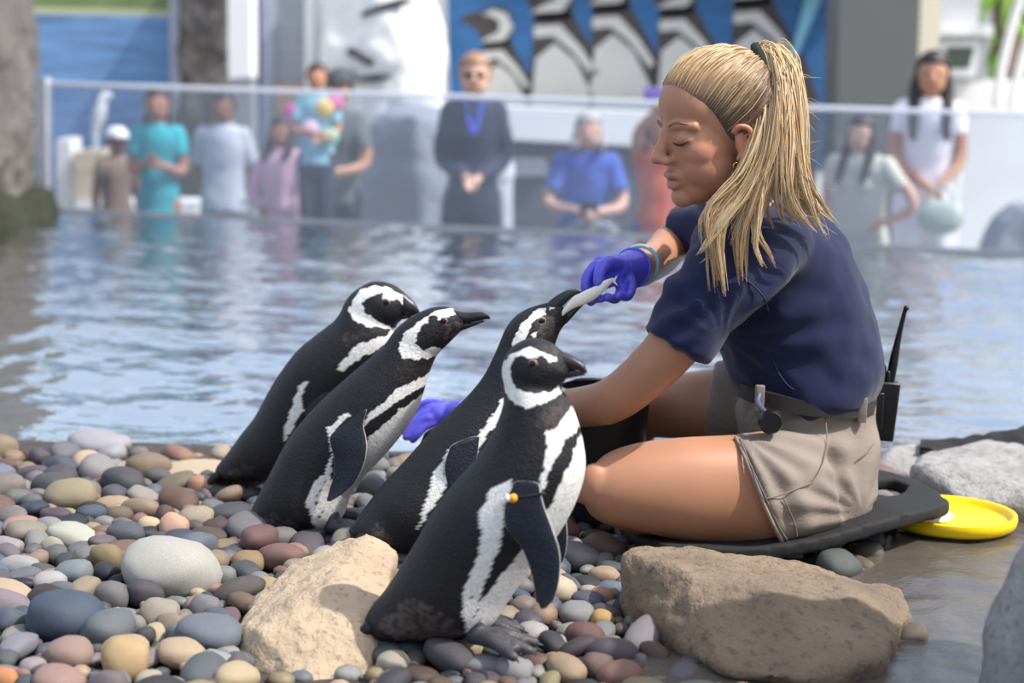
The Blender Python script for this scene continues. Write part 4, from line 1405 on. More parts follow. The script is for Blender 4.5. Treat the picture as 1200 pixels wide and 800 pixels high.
head_parts = [he(-0.014, 0, 0.030, 0.096, 0.074, 0.090), he(0.034, 0, -0.015, 0.060, 0.060, 0.088), he(0.042, 0, 0.044, 0.052, 0.060, 0.058),
              he(0.048, 0, -0.032, 0.043, 0.050, 0.048), he(0.030, 0, -0.070, 0.052, 0.052, 0.036), he(0.050, 0, -0.082, 0.036, 0.036, 0.032),
              he(0.074, 0, -0.097, 0.019, 0.022, 0.018), he(0.068, 0, -0.062, 0.026, 0.033, 0.032),
              chain([hp(0.086, 0, 0.018), hp(0.098, 0, -0.006), hp(0.111, 0, -0.028)], HS * np.array([0.010, 0.0105, 0.0110]), ns=12),
              he(0.114, 0, -0.030, 0.0105, 0.0110, 0.0095)]
for sg in (-1, 1):
    head_parts += [he(0.101, sg * 0.0115, -0.035, 0.0115, 0.0085, 0.0080), he(0.050, sg * 0.034, -0.026, 0.032, 0.026, 0.030), he(0.036, sg * 0.030, -0.050, 0.046, 0.028, 0.040),
                   chain([hp(0.084, sg * 0.008, 0.017), hp(0.0815, sg * 0.030, 0.021), hp(0.066, sg * 0.048, 0.016)], HS * np.array([.009, .0095, .008]), ns=10),
                   he(0.0755, sg * 0.031, -0.002, 0.0155, 0.0170, 0.0125)]
    # ear
    head_parts += [chain([hp(0.012, sg * 0.072, 0.001), hp(0.002, sg * 0.079, 0.009), hp(-0.012, sg * 0.083, 0.001), hp(-0.013, sg * 0.082, -0.019), hp(-0.003, sg * 0.077, -0.035), hp(0.006, sg * 0.072, -0.042)], HS * np.array([.004, .0048, .005, .0048, .0058, .0055]), ns=10),
                   he(-0.001, sg * 0.072, -0.017, 0.012, 0.005, 0.024)]
# lips, a touch parted
head_parts += [chain([hp(0.082, -0.023, -0.065), hp(0.0935, -0.010, -0.0590), hp(0.0950, 0, -0.0600), hp(0.0935, 0.010, -0.0590), hp(0.082, 0.023, -0.065)], HS * np.array([.004, .0062, .006, .0062, .004]), ns=10),
               chain([hp(0.081, -0.022, -0.069), hp(0.0905, -0.008, -0.0760), hp(0.0905, 0.008, -0.0760), hp(0.081, 0.022, -0.069)], HS * np.array([.004, .0068, .0068, .004]), ns=10)]
neck_top, neck_mid, neck_low = hp(-0.022, 0, -0.050), Q(858, 225, 3.20), Q(882, 262, 3.27)
head_parts.append(chain([neck_top, neck_mid, neck_low], [0.052, 0.052, 0.065]))
HV, HF = remesh(head_parts, 0.0024, 11, 0.5)

# ---- body in skin
body = []
torso = [((1020, 500), (880, 500)), ((1020, 455), (880, 450)), ((1022, 405), (868, 420)), ((1010, 350), (845, 380)), ((985, 300), (828, 335)), ((950, 262), (830, 290)), ((910, 240), (845, 262))]
body.append(side_loft(torso, 3.30, [.150, .125, .130, .145, .150, .12, .06]))
near_arm = [Q(868, 312, 3.10), Q(815, 372, 3.06), Q(772, 424, 3.06), Q(722, 466, 3.10), Q(680, 477, 3.20), Q(620, 482, 3.33), Q(570, 484, 3.43), Q(545, 486, 3.48)]
body.append(chain(near_arm, [.056, .052, .045, .041, .0375, .036, .029, .025], n=70, ns=20))
body.append(chain([Q(716, 484, 3.10), Q(712, 486, 3.11)], [.02, .02]))
far_arm = [Q(846, 270, 3.46), Q(815, 270, 3.50), Q(788, 285, 3.50), Q(772, 302, 3.42), Q(754, 312, 3.29), Q(738, 316, 3.19)]
body.append(chain(far_arm, [.052, .044, .040, .037, .034, .028], n=60, ns=20))
near_leg = [((930, 505), (950, 635)), ((900, 505), (915, 640)), ((860, 510), (870, 638)), ((800, 513), (805, 633)), ((750, 519), (752, 622)), ((715, 530), (715, 612)), ((696, 545), (697, 602)), ((684, 560), (685, 590))]
body.append(side_loft(near_leg, [3.16, 3.12, 3.10, 3.08, 3.07, 3.065, 3.06, 3.06], [.085, .085, .082, .075, .068, .060, .045, .024]))
body.append(ellipsoid(Q(697, 568, 3.035), (.030, .026, .040)))
body.append(chain([Q(712, 585, 3.07), Q(760, 600, 3.14), Q(850, 610, 3.26), Q(930, 612, 3.36)], [.042, .044, .042, .03], n=30, ns=16))
far_leg = [Q(935, 500, 3.44), Q(870, 480, 3.46), Q(800, 476, 3.48), Q(745, 490, 3.52), Q(738, 545, 3.54), Q(745, 585, 3.55)]
body.append(chain(far_leg, [.09, .082, .066, .052, .046, .038], n=40, ns=18))
body.append(chain([Q(742, 588, 3.54), Q(715, 592, 3.46)], [.034, .026]))
BV, BF = remesh(body, 0.005, 7)
SV, SF = join([(BV, BF), (HV, HF)])
cols = np.tile(SKIN, (len(SV), 1))
cols *= (1 + 0.05 * nz(SV, 18, 2.0))[:, None]
nb = len(BV)
loc = (SV - HC) @ AX.T / HS                              # head coordinates (forward, side, up)
ish = np.zeros(len(SV), bool)
ish[nb:] = True
f_, s_, u_ = loc[:, 0], loc[:, 1], loc[:, 2]


def paint(mask, c, k=1.0):
    cols[mask & ish] = cols[mask & ish] * (1 - k) + np.array(lin(*c)) * k


lipm = np.exp(-((u_ + 0.0665) / 0.0085) ** 4 - (s_ / 0.021) ** 4) * (f_ > 0.078)
cols += (np.array(lin(176, 104, 100)) - cols) * (lipm * ish * 0.85)[:, None]
gap = np.exp(-((u_ + 0.0665) / 0.0016) ** 2 - (s_ / 0.02) ** 4) * (f_ > 0.078)
cols += (np.array(lin(90, 44, 44)) - cols) * (gap * ish * 0.8)[:, None]
blush = np.exp(-((u_ + 0.028) / 0.02) ** 2 - ((np.abs(s_) - 0.045) / 0.018) ** 2) * (f_ > 0.03)
cols += (np.array(lin(206, 134, 116)) - cols) * (blush * ish * 0.4)[:, None]
nosem = np.exp(-((u_ + 0.03) / 0.012) ** 2 - (s_ / 0.015) ** 2) * (f_ > 0.10)
cols += (np.array(lin(206, 136, 118)) - cols) * (nosem * ish * 0.35)[:, None]
for sg in (-1, 1):
    brow = 0 * np.exp(-((u_ - (0.0235 - 2.4 * (np.abs(s_) - 0.034) ** 2 * 6)) / 0.0032) ** 2 - ((s_ - sg * 0.034) / 0.019) ** 4) * (f_ > 0.05)
    cols += (np.array(lin(132, 98, 76)) - cols) * (brow * ish * 0.75)[:, None]
    lidm = np.exp(-((u_ - 0.001) / 0.008) ** 2 - ((s_ - sg * 0.032) / 0.015) ** 2) * (f_ > 0.06)
    cols += (np.array(lin(178, 124, 104)) - cols) * (lidm * ish * 0.35)[:, None]
    earm = np.exp(-((u_ + 0.016) / 0.03) ** 4 - ((f_ + 0.002) / 0.022) ** 4) * (sg * s_ > 0.074)
    cols += (np.array(lin(214, 132, 110)) - cols) * (earm * ish * 0.5)[:, None]
obj('body', (SV, SF), 'skin', kp, cols=cols)
hloc = (HV - HC) @ AX.T / HS


def face_at(s0, u0, push):
    d2 = (hloc[:, 1] - s0) ** 2 + (hloc[:, 2] - u0) ** 2 + (hloc[:, 0] < 0.02) * 1.0
    i_ = np.argsort(d2)[:4]
    return hp(hloc[i_, 0].mean() + push, s0, u0)


for sg in (-1, 1):
    obj('eyelashes', chain([face_at(sg * a_, b_, .0008) for a_, b_ in ((.018, -.0065), (.025, -.0100), (.032, -.0108), (.040, -.0095), (.046, -.0060))], [0.0008, 0.0015, 0.0018, .0018, 0.0010], n=16, ns=6), flat('lash', (58, 40, 34)), kp)
    obj('eyebrow', chain([face_at(sg * a_, b_, .0002) for a_, b_ in ((.012, .0185), (.022, .0225), (.034, .0250), (.044, .0225), (.051, .0175))], [0.0016, 0.0024, 0.0022, .0018, 0.0008], n=18, ns=6), flat('brow', (140, 106, 82)), kp)
# ---- shirt
sh_torso = [((1022, 466), (870, 458)), ((1030, 440), (860, 446)), ((1032, 405), (850, 424)), ((1022, 360), (834, 392)), ((1006, 315), (815, 355)), ((986, 274), (806, 318)), ((958, 246), (808, 288)), ((925, 232), (820, 262)), ((892, 222), (838, 244))]
sp_ = [side_loft(sh_torso, 3.30, [.168, .172, .168, .166, .172, .176, .160, .110, .066], dome=False),
       chain([Q(905, 285, 3.16), Q(868, 312, 3.10), Q(818, 362, 3.06), Q(791, 407, 3.05)], [.070, .080, .070, .067], n=40, ns=24, flat_end=True),
       chain([Q(850, 268, 3.44), Q(822, 266, 3.48), Q(797, 268, 3.52)], [.066, .058, .050], n=24, ns=20, flat_end=True)]
V, Fc = remesh(sp_, 0.006, 8)
N = normals(V, Fc)
px = proj(V)
# folds: radiating from the armpit and slack above the hem
ap = np.array([850.0, 395.0])
dx, dy = px[:, 0] - ap[0], px[:, 1] - ap[1]
ang = np.arctan2(dy, dx)
rad = np.hypot(dx, dy)
wob = nz(V, 9, 1.0)
fold = 0.0040 * np.sin(ang * 13 + 2.5 * wob) * np.exp(-((rad - 80) / 55) ** 2) * np.clip((ang_hem := (px[:, 0] - 800) / 60 + (395 - px[:, 1]) / 40), 0.15, 1)
hemz = np.exp(-((px[:, 1] - 448) / 18) ** 2)
fold += 0.005 * hemz * np.sin(px[:, 0] * 0.075 + 2 * wob)
V[:, 2] -= 0.020 * np.exp(-((px[:, 0] - 948) / 20) ** 2) * np.clip((px[:, 1] - 430) / 30, 0, 1.2) * (V[:, 1] < 3.25)
fold += 0.006 * nz(V, 11, 4.0) + 0.0035 * nz(V, 24, 8.0)
sl = np.exp(-((px[:, 0] - 790) ** 2 + (px[:, 1] - 372) ** 2) / 40 ** 2)
fold += 0.005 * sl * np.sin((px[:, 0] * 0.55 + px[:, 1]) * 0.19 + 3 * wob)
V = V + N * fold[:, None]
shirt = obj('shirt', (V, Fc), 'navy', kp)
# sleeve seam, side seam, sleeve hem stitching, collar
def surf(x, y, Vs, push=0.002):
    P = proj(Vs)
    d2 = ((P - [x, y]) ** 2).sum(1)
    i = np.where(d2 < 36)[0]
    if len(i) == 0:
        i = np.array([int(np.argmin(d2))])
    j = i[np.argmin(Vs[i][:, 1])]
    p = Q(x, y, Vs[j][1])
    return p + np.array([0, -push, 0])


seam_m = flat('seam_navy', (30, 36, 72))
obj('sleeve_seam', chain([surf(x, y, V, 0.0005) for x, y in ((872, 326), (886, 338), (896, 350), (900, 364))], 0.0018, n=14, ns=6), seam_m, shirt)
obj('side_seam', chain([surf(x, y, V, 0.0005) for x, y in ((905, 420), (912, 436), (922, 450), (930, 456))], 0.0015, n=16, ns=6), seam_m, shirt)
c0, c1 = hp(-0.030, 0.060, -0.120), hp(0.030, 0.03, -0.150)
obj('collar', chain([Q(905, 224, 3.22), Q(885, 236, 3.17), Q(858, 246, 3.15), Q(836, 246, 3.19), Q(824, 240, 3.26), Q(832, 228, 3.36)], [.012, .014, .014, .013, .012, .012], n=40, ns=10), 'navy', shirt)

# ---- shorts
shorts = []
pel = [((1024, 470), (868, 462)), ((1027, 500), (864, 490)), ((1030, 535), (872, 530)), ((1024, 572), (888, 570)), ((1006, 604), (905, 605)), ((975, 622), (918, 626))]
shorts.append(side_loft(pel, 3.30, [.146, .160, .178, .182, .17, .13]))
leg = [((960, 505), (985, 620)), ((930, 503), (958, 630)), ((900, 505), (938, 636)), ((876, 508), (922, 640)), ((862, 509), (916, 641))]
shorts.append(side_loft(leg, [3.16, 3.13, 3.11, 3.10, 3.10], [.095, .097, .097, .096, .095], power=0.95, dome=False))
shorts.append(chain([Q(940, 500, 3.44), Q(880, 480, 3.455), Q(848, 474, 3.46), Q(832, 472, 3.465)], [.10, .094, .088, .084], n=30, ns=24, flat_end=True))
V, Fc = remesh(shorts, 0.006, 6)
N = normals(V, Fc)
px = proj(V)
wob = nz(V, 8, 3.0)
# creases fanning from the hip fold towards the seat
hx, hy = px[:, 0] - 868, px[:, 1] - 508
ang = np.arctan2(hy, hx)
rad = np.hypot(hx, hy)
fold = 0.0050 * np.sin(ang * 17 + 2.2 * wob) * np.exp(-((rad - 85) / 70) ** 2)
hx, hy = px[:, 0] - 1010, px[:, 1] - 600
ang2 = np.arctan2(hy, hx)
rad2 = np.hypot(hx, hy)
fold += 0.0035 * np.sin(ang2 * 12 + 2.5 * wob) * np.exp(-((rad2 - 60) / 45) ** 2)
fold += 0.004 * nz(V, 16, 6.0)
fold *= np.where(V[:, 1] > 3.33, 0.25, 1.0)
V = V + N * fold[:, None]
st = obj('shorts', (V, Fc), 'khaki', kp)
stitch = flat('stitch', (124, 112, 104))
for line in ([(967, 488), (969, 510), (968, 530), (960, 552), (950, 566)], [(950, 566), (930, 574), (908, 582), (898, 584)], [(1005, 538), (1016, 530), (1024, 520)],
             [(918, 584), (926, 600), (932, 616), (934, 628)], [(868, 516), (880, 545), (896, 580), (912, 615), (922, 632)]):
    obj('stitching', chain([surf(x, y, V, 0.0006) for x, y in line], 0.0012, n=24, ns=6), stitch, st)
# rolled hem around the near leg
hem = [surf(x, y, V, 0.001) for x, y in ((862, 512), (874, 538), (888, 572), (902, 606), (917, 636))]
obj('leg_hem', chain(hem, [.003, .0035, .0035, .0035, .003], n=30, ns=8), 'khaki', st)
# belt with loops
bp_ = [((868, 456), 3.26), ((878, 461), 3.18), ((905, 469), 3.142), ((940, 477), 3.134), ((970, 480), 3.138), ((1000, 481), 3.160), ((1020, 478), 3.22), ((1027, 472), 3.30)]
top, bot = [], []
D = cr([[*Q(x, y, yy)] for (x, y), yy in bp_], 60)
wv = []
for i, p in enumerate(D):
    wv.append(p)
D = np.array(wv)
T = np.gradient(D, axis=0)
T /= np.linalg.norm(T, axis=1)[:, None]
O = np.cross(T, [0, 0, 1.0])
O /= np.linalg.norm(O, axis=1)[:, None]
O = np.where((O[:, 1] > 0)[:, None], -O, O)
hgt = np.array([0, 0, 0.0135])
rows = np.stack([D + hgt + O * .004, D - hgt + O * .004, D - hgt - O * .010, D + hgt - O * .010], 1)
obj('belt', (rows.reshape(-1, 3), grid_faces(60, 4)), 'belt', kp, smooth=False)
for (x, y, yy) in ((890, 465, 3.15), (1010, 479, 3.175)):
    c = Q(x, y, yy)
    obj('belt_loop', box(c[0] - .008, c[0] + .008, c[1] - .010, c[1] + .006, c[2] - .024, c[2] + .022, .002), 'khaki', st)

# ---- hair: scalp, strands, ponytail
tie_w = Q(889, 79, 3.10)
SC = hp(-0.014, 0, 0.030)
ER = HS * np.array([0.096, 0.074, 0.090])
tl = (tie_w - SC) @ AX.T
td = tl / ER
tie_k = np.linalg.norm(td)
td /= tie_k
HL = [(0.080, 0, 0.082), (0.077, 0.026, 0.080), (0.064, 0.046, 0.066), (0.046, 0.060, 0.046), (0.036, 0.066, 0.028), (0.030, 0.071, 0.012), (0.022, 0.073, -0.008), (0.014, 0.075, -0.020), (0.006, 0.078, 0.000),
      (-0.012, 0.080, 0.014), (-0.026, 0.079, 0.004), (-0.032, 0.074, -0.028), (-0.050, 0.062, -0.050), (-0.074, 0.036, -0.064), (-0.084, 0, -0.066)]
HL = HL + [(f, -s, u) for f, s, u in HL[-2:0:-1]]
HLD = cr(np.array(HL + [HL[0]]), 161)[:-1]
HLD = (HLD * HS - (SC - HC) @ AX.T) / ER
HLr = np.linalg.norm(HLD, axis=1)
HLd = HLD / HLr[:, None]
hvl = ((HV - SC) @ AX.T) / ER
hvr = np.linalg.norm(hvl, axis=1)
hvd = hvl / hvr[:, None]
for i_ in range(len(HLd)):
    c_ = hvd @ HLd[i_]
    near_ = c_ > 0.9985
    HLr[i_] = (np.median(hvr[near_]) if near_.any() else HLr[i_]) + 0.004
HLr = np.minimum(HLr, 1.25)
HLr = (np.roll(HLr, 1) + HLr * 2 + np.roll(HLr, -1)) / 4


def slerp(a, b, t):
    w_ = np.arccos(np.clip((a * b).sum(-1), -1, 1))[..., None]
    w_ = np.maximum(w_, 1e-5)
    return (np.sin((1 - t) * w_) * a + np.sin(t * w_) * b) / np.sin(w_)


def hairpoint(d, r):
    return SC + ((d * r[..., None]) * ER) @ AX


nt_, na_ = 40, 160
T_ = np.linspace(0, 1, nt_)
rows = []
for t in T_:
    d = slerp(HLd, np.tile(td, (na_, 1)), t)
    r_ = HLr * (1 - t) + tie_k * t
    r_ = np.maximum(r_ + 0.05 * math.sin(math.pi * min(1, t * 1.3)) ** 0.7 * (t < .77) + (0.05 * math.sin(math.pi * 1.0) if t >= .77 else 0), 1.0 + 0.10 * math.sin(math.pi * min(1, t)) ** 0.6)
    rows.append(hairpoint(d, r_))
cap = np.array(rows)
cV = cap.reshape(-1, 3)
root_c, mid_c, tip_c = np.array(lin(92, 68, 52)), np.array(lin(176, 140, 98)), np.array(lin(234, 212, 170))
top_w = np.clip(((cV - HC) @ hu / HS - 0.055) / 0.065, 0, 1)[:, None]
ccol = root_c * (1 - top_w) + mid_c * top_w
hair = obj('hair', (cV, grid_faces(nt_, na_, caps=False)), 'hair_blonde', kp, cols=ccol)
SVs, SFs, SCs, ns_ = [], [], [], 0


def strand(P, r, col, n=22, ns=5):
    global ns_
    V_, F_ = chain(P, r, n=n, ns=ns)
    SVs.append(V_)
    SFs.extend([tuple(i + ns_ for i in f) for f in F_])
    SCs.append(np.tile(col, (len(V_), 1)))
    ns_ += len(V_)


for k in range(1100):
    a = rng.uniform(0, na_)
    i0 = int(a) % na_
    t0 = rng.uniform(0, 0.35) if rng.random() < .6 else rng.uniform(0, .03)
    ts = np.linspace(t0, 0.985, 9)
    d = slerp(np.tile(HLd[i0], (9, 1)), np.tile(td, (9, 1)), ts[:, None])
    r_ = HLr[i0] * (1 - ts) + tie_k * ts
    r_ = np.maximum(r_ + 0.05 * np.sin(np.pi * np.minimum(1, ts * 1.3)) ** .7 * (ts < .77), 1.0 + 0.10 * np.sin(np.pi * ts) ** .6) + rng.uniform(0.004, 0.028)
    P = hairpoint(d, r_)
    P[1:-1] += rng.normal(0, .0012, (7, 3))
    up = np.clip(((P[3] - HC) @ hu / HS - 0.055) / 0.065, 0, 1)
    m_ = np.clip(up + rng.normal(0, .22), 0, 1)
    strand(P, [0.0004, .0007, .0009, .0010, .0010, .0010, .0009, .0008, .0007], root_c * (1 - m_) + (mid_c * .6 + tip_c * .4) * m_, n=20, ns=5)
hv, hf_, hc_ = np.vstack(SVs), list(SFs), np.vstack(SCs)
obj('scalp_strands', (hv, hf_), 'hair_blonde', hair, cols=hc_)
SVs, SFs, SCs, ns_ = [], [], [], 0
GUIDES = [  # pixel path with distance, spread (m) mid and end, count
    ([(886, 82, 3.10), (904, 58, 3.09), (928, 78, 3.08), (936, 130, 3.06), (940, 190, 3.05), (956, 236, 3.08), (980, 268, 3.12)], .016, .020, 90),
    ([(888, 84, 3.10), (902, 64, 3.08), (918, 90, 3.06), (926, 150, 3.03), (932, 205, 3.02), (945, 240, 3.05), (962, 262, 3.08)], .020, .026, 130),
    ([(890, 86, 3.10), (904, 70, 3.07), (912, 110, 3.03), (914, 165, 3.00), (914, 210, 2.99), (924, 245, 3.01), (940, 262, 3.03)], .020, .022, 120),
    ([(890, 88, 3.10), (906, 76, 3.06), (910, 125, 3.01), (902, 180, 2.985), (884, 228, 2.98), (868, 275, 2.98), (870, 338, 2.985)], .018, .010, 90),
    ([(890, 88, 3.10), (904, 84, 3.06), (904, 135, 3.01), (892, 190, 2.985), (864, 235, 2.975), (842, 272, 2.97), (846, 340, 2.975)], .019, .012, 120),
    ([(890, 90, 3.10), (902, 92, 3.06), (896, 150, 3.01), (876, 205, 2.985), (848, 240, 2.975), (832, 268, 2.97), (838, 318, 2.97)], .016, .012, 90),
    ([(890, 90, 3.10), (904, 90, 3.06), (900, 150, 3.01), (884, 205, 2.985), (858, 245, 2.975), (834, 288, 2.97), (808, 310, 2.97)], .012, .006, 26),
    ([(890, 90, 3.10), (904, 84, 3.06), (908, 150, 3.01), (900, 200, 2.985), (888, 250, 2.98), (888, 285, 2.98), (900, 318, 2.985)], .012, .008, 22),
]
for gd, sm, se, cnt in GUIDES:
    base = np.array([Q(*q) for q in gd])
    base[0] += np.array([0.008, 0, 0])
    nlock = max(4, cnt // 10)
    for lk in range(nlock):
        o1 = rng.normal(0, 1, 3)
        o1 /= max(1, np.linalg.norm(o1) / 1.6)
        o2 = o1 * 0.5 + rng.normal(0, .75, 3)
        ph, w1_, w2_ = rng.uniform(0, 6.28), rng.uniform(8, 14), rng.uniform(8, 14)
        wa = rng.uniform(.3, 1.6)
        ltone = rng.normal(.55, .25)
        Lk = rng.uniform(.84, 1.03)
        for k in range(16):
            L0 = min(1.0, Lk * rng.uniform(0.93, 1.0))
            P = cr(base, 60)[: max(12, int(60 * L0))]
            u = np.linspace(0, 1, len(P))
            env = np.where(u < .12, 0.013 + (sm - .013) * (u / .12), sm + (se - sm) * np.clip((u - .12) / .88, 0, 1))
            off = (o1[None] * (1 - u[:, None]) + o2[None] * u[:, None]) * env[:, None] * 0.72
            amp = .009 * np.clip(u - .3, 0, 1) * wa
            off[:, 0] += amp * np.sin(u * w1_ + ph)
            off[:, 2] += amp * .5 * np.cos(u * w2_ + ph)
            own = rng.normal(0, 1, 3)
            off += own[None] * (0.0042 * (1 - 0.75 * np.clip((u - .55) / .45, 0, 1)))[:, None]
            off[:, 0] += rng.normal(0, .0015) * np.sin(u * rng.uniform(10, 22))
            P = P + off
            P = P[np.linspace(0, len(P) - 1, 13).astype(int)]
            w1 = rng.uniform(.0006, .0012)
            tone = np.clip(ltone + rng.normal(0, .15), 0, 1)
            strand(P, w1 * np.array([.8, 1, 1.1, 1.2, 1.2, 1.2, 1.2, 1.1, 1.1, 1, .9, .7, .25]), mid_c * (1 - tone) + tip_c * tone, n=24, ns=4)
# loose flyaway hairs
for k in range(70):
    p = cr(np.array([Q(*q) for q in GUIDES[int(rng.integers(3))][0]]), 40)[int(rng.integers(4, 36))]
    d = np.array([rng.uniform(0.1, 1), rng.uniform(-.4, .2), rng.uniform(-1, .5)])
    L0 = rng.uniform(.02, .06)
    strand([p, p + d * L0 * .5 + rng.normal(0, .006, 3), p + d * L0], [.0003, .00025, .00012], tip_c, n=8, ns=4)
obj('ponytail', (np.vstack(SVs), SFs), 'hair_blonde', hair, cols=np.vstack(SCs))
tax = np.array([0.86, -0.10, 0.42])
tax /= np.linalg.norm(tax)
ta_ = np.cross(tax, [0.0, 1.0, 0.1])
ta_ /= np.linalg.norm(ta_)
tb_ = np.cross(tax, ta_)
tcn = Q(889, 82, 3.095) + tax * 0.010
obj('hair_tie', chain([tcn + 0.038 * math.cos(t) * ta_ + 0.046 * math.sin(t) * tb_ for t in np.linspace(0, 2 * np.pi, 17)], .0085, n=48, ns=10), 'black_cloth', kp)
# earrings
e0 = hp(0.004, 0.079, -0.046)
for k, (df_, du_) in enumerate(((0.000, -0.004), (0.012, -0.006))):
    c = e0 + HS * (df_ * hf + du_ * hu)
    P = [c + .0055 * (math.cos(t) * hf + math.sin(t) * hu) for t in np.linspace(0, 2 * np.pi, 13)]
    obj('earring', chain(P, .0011, n=30, ns=6), 'gold', kp)

# ---- gloves
def hand_mesh(wrist, knuck, fingers, thumb, palm_r=0.022, cuff=None, vox=0.0026, fill=None):
    parts = []
    for kpt in knuck:
        parts.append(chain([wrist, (wrist + kpt) / 2, kpt], [palm_r, palm_r * .72, .0105], n=14, ns=12))
    for kpt, chainpts in zip(knuck, fingers):
        P = [kpt] + chainpts
        rr = np.linspace(.0105, .0078, len(P))
        parts.append(chain(P, rr, n=24, ns=12))
    parts.append(chain(thumb, np.linspace(.014, .0092, len(thumb)), n=24, ns=12))
    pc = sum(knuck) / len(knuck) * .5 + wrist * .5
    parts.append(ellipsoid(pc, (.026, .022, .024)))
    if fill is not None:
        parts.append(ellipsoid(fill, (.020, .013, .020)))
    if cuff is not None:
        parts.append(chain([wrist, cuff], [palm_r * 1.12, .0345], n=14, ns=20, flat_end=True))
    return remesh(parts, vox, 3)


wr_ = Q(731, 313, 3.160)
kn = [Q(697, 312, 3.115), Q(702, 307, 3.135), Q(710, 304, 3.160), Q(719, 302, 3.180)]
fing = [[Q(688, 324, 3.100), Q(686, 340, 3.095), Q(692, 354, 3.105)],
        [Q(692, 330, 3.125), Q(694, 348, 3.120), Q(704, 350, 3.090)],
        [Q(728, 336, 3.140), Q(722, 350, 3.115), Q(711, 348, 3.085)],
        [Q(740, 332, 3.140), Q(736, 347, 3.115), Q(724, 346, 3.085)]]
kn[2], kn[3] = Q(722, 318, 3.140), Q(734, 318, 3.150)
th_ = [Q(722, 308, 3.125), Q(711, 308, 3.100), Q(703, 318, 3.085), Q(701, 331, 3.078)]
gl1_ = obj('glove', hand_mesh(wr_, kn, fing, th_, cuff=Q(741, 314, 3.195), fill=Q(711, 325, 3.142)), 'glove', kp, label='blue rubber glove gripping the fish')


def ring_about(c, axis, r, tube, n=40):
    axis = axis / np.linalg.norm(axis)
    a_ = np.cross(axis, [0.2, 0.1, 1.0])
    a_ /= np.linalg.norm(a_)
    b_ = np.cross(axis, a_)
    return chain([c + r * (math.cos(t) * a_ + math.sin(t) * b_) for t in np.linspace(0, 2 * np.pi, 17)], tube, n=n, ns=8)


wax = Q(741, 314, 3.195) - wr_
obj('cuff', ring_about(Q(741, 314, 3.195), wax, .0345, .0028), 'glove', gl1_)
obj('bracelet', ring_about(Q(750, 311, 3.240), wax, .0355, .004), 'band_clear', kp)
# other hand behind the birds
wr2 = Q(526, 486, 3.50)
kn2 = [Q(507, 478, 3.50), Q(504, 484, 3.49), Q(503, 490, 3.48), Q(505, 496, 3.48)]
fing2 = [[Q(500, 480, 3.50), Q(488, 490, 3.50), Q(480, 500, 3.50)], [Q(494, 488, 3.49), Q(482, 498, 3.485), Q(474, 506, 3.48)],
         [Q(494, 494, 3.48), Q(484, 504, 3.475), Q(476, 512, 3.47)], [Q(497, 500, 3.475), Q(490, 508, 3.47), Q(484, 515, 3.47)]]
obj('glove', hand_mesh(wr2, kn2, fing2, [Q(520, 478, 3.51), Q(512, 474, 3.52), Q(498, 474, 3.53), Q(486, 482, 3.53)], cuff=Q(548, 486, 3.47)), 'glove', kp, label='blue rubber glove behind the penguins')

# ---- things with the keeper
fishp = [Q(718, 328, 3.078), Q(709, 334, 3.075), Q(697, 343, 3.075), Q(684, 349, 3.070), Q(670, 356, 3.065), Q(660, 366, 3.060)]
fs = thing('fish', fishp[3], 'small silvery white fish held between glove and penguin bill', 'fish')
D = np.array(fishp)
U = np.array([[0, 0, h] for h in (.004, .009, .012, .012, .010, .006)])
W = np.array([[0, -h, 0] for h in (.0015, .005, .007, .007, .006, .004)])
obj('body', loft(D, U, W, 30, 18), 'fish', fs)
tf = [Q(716, 329, 3.078), Q(724, 322, 3.078), Q(721, 329, 3.078), Q(724, 335, 3.078)]
obj('tail_fin', prism(np.array(tf), np.array(tf) + [0, .002, 0]), 'fish', fs, smooth=False)

# radio on the belt
rb = Q(1036, 512, 3.30)
ra = thing('radio', rb, 'black two-way radio with a thick antenna on the back of the belt', 'radio')
tilt = Matrix.Rotation(R(4), 3, 'Y')


def tilted(VF, about, rot):
    V_, F_ = VF
    Rm = np.array(rot)
    return (np.asarray(V_) - about) @ Rm.T + about, F_


c = Q(1037, 478, 3.30)
hw_ = 13 / F * 3.35
obj('case', tilted(box(c[0] - hw_, c[0] + hw_, c[1] - .018, c[1] + .018, Q(1037, 515, 3.30)[2], Q(1037, 446, 3.30)[2], .005), c, tilt), 'black_plastic', ra)
obj('antenna', chain([Q(1043, 448, 3.30), Q(1047, 425, 3.30), Q(1053, 395, 3.30), Q(1060, 366, 3.30), Q(1062, 361, 3.30)], [.008, .0085, .0055, .004, .0055], n=24, ns=12), 'black_plastic', ra)
obj('knob', chain([Q(1033, 446, 3.295), Q(1035, 430, 3.295)], [.0075, .0065], n=6, ns=12), 'black_plastic', ra)
obj('knob', chain([Q(1040, 446, 3.295), Q(1041, 437, 3.295)], [.006, .005], n=6, ns=12), 'black_plastic', ra)
b0 = Q(1031, 490, 3.28)
obj('belt_clip', box(b0[0] - .012, b0[0] + .004, b0[1] - .012, b0[1] + .012, b0[2] - .02, b0[2] + .05, .003), 'black_plastic', ra)
# key reel
kc = Q(903, 494, 3.075)
kr = thing('key_reel', kc, 'round black key reel clipped to the belt', 'key reel')
P = [kc + np.array([0, dy, 0]) for dy in (-.012, -.004, .006, .012)]
obj('reel_case', loft(np.array(P), np.array([[0, 0, r_] for r_ in (.018, .0215, .0215, .018)]), np.array([[r_, 0, 0] for r_ in (.018, .0215, .0215, .018)]), 16, 32, dome=False), 'black_plastic', kr, sharp=40)
obj('clip', chain([Q(890, 462, 3.13), Q(888, 471, 3.115), Q(893, 479, 3.09), Q(899, 484, 3.074)], [.004, .005, .005, .004], n=14, ns=8), flat('clip_blue', (86, 100, 130), .4), kr)

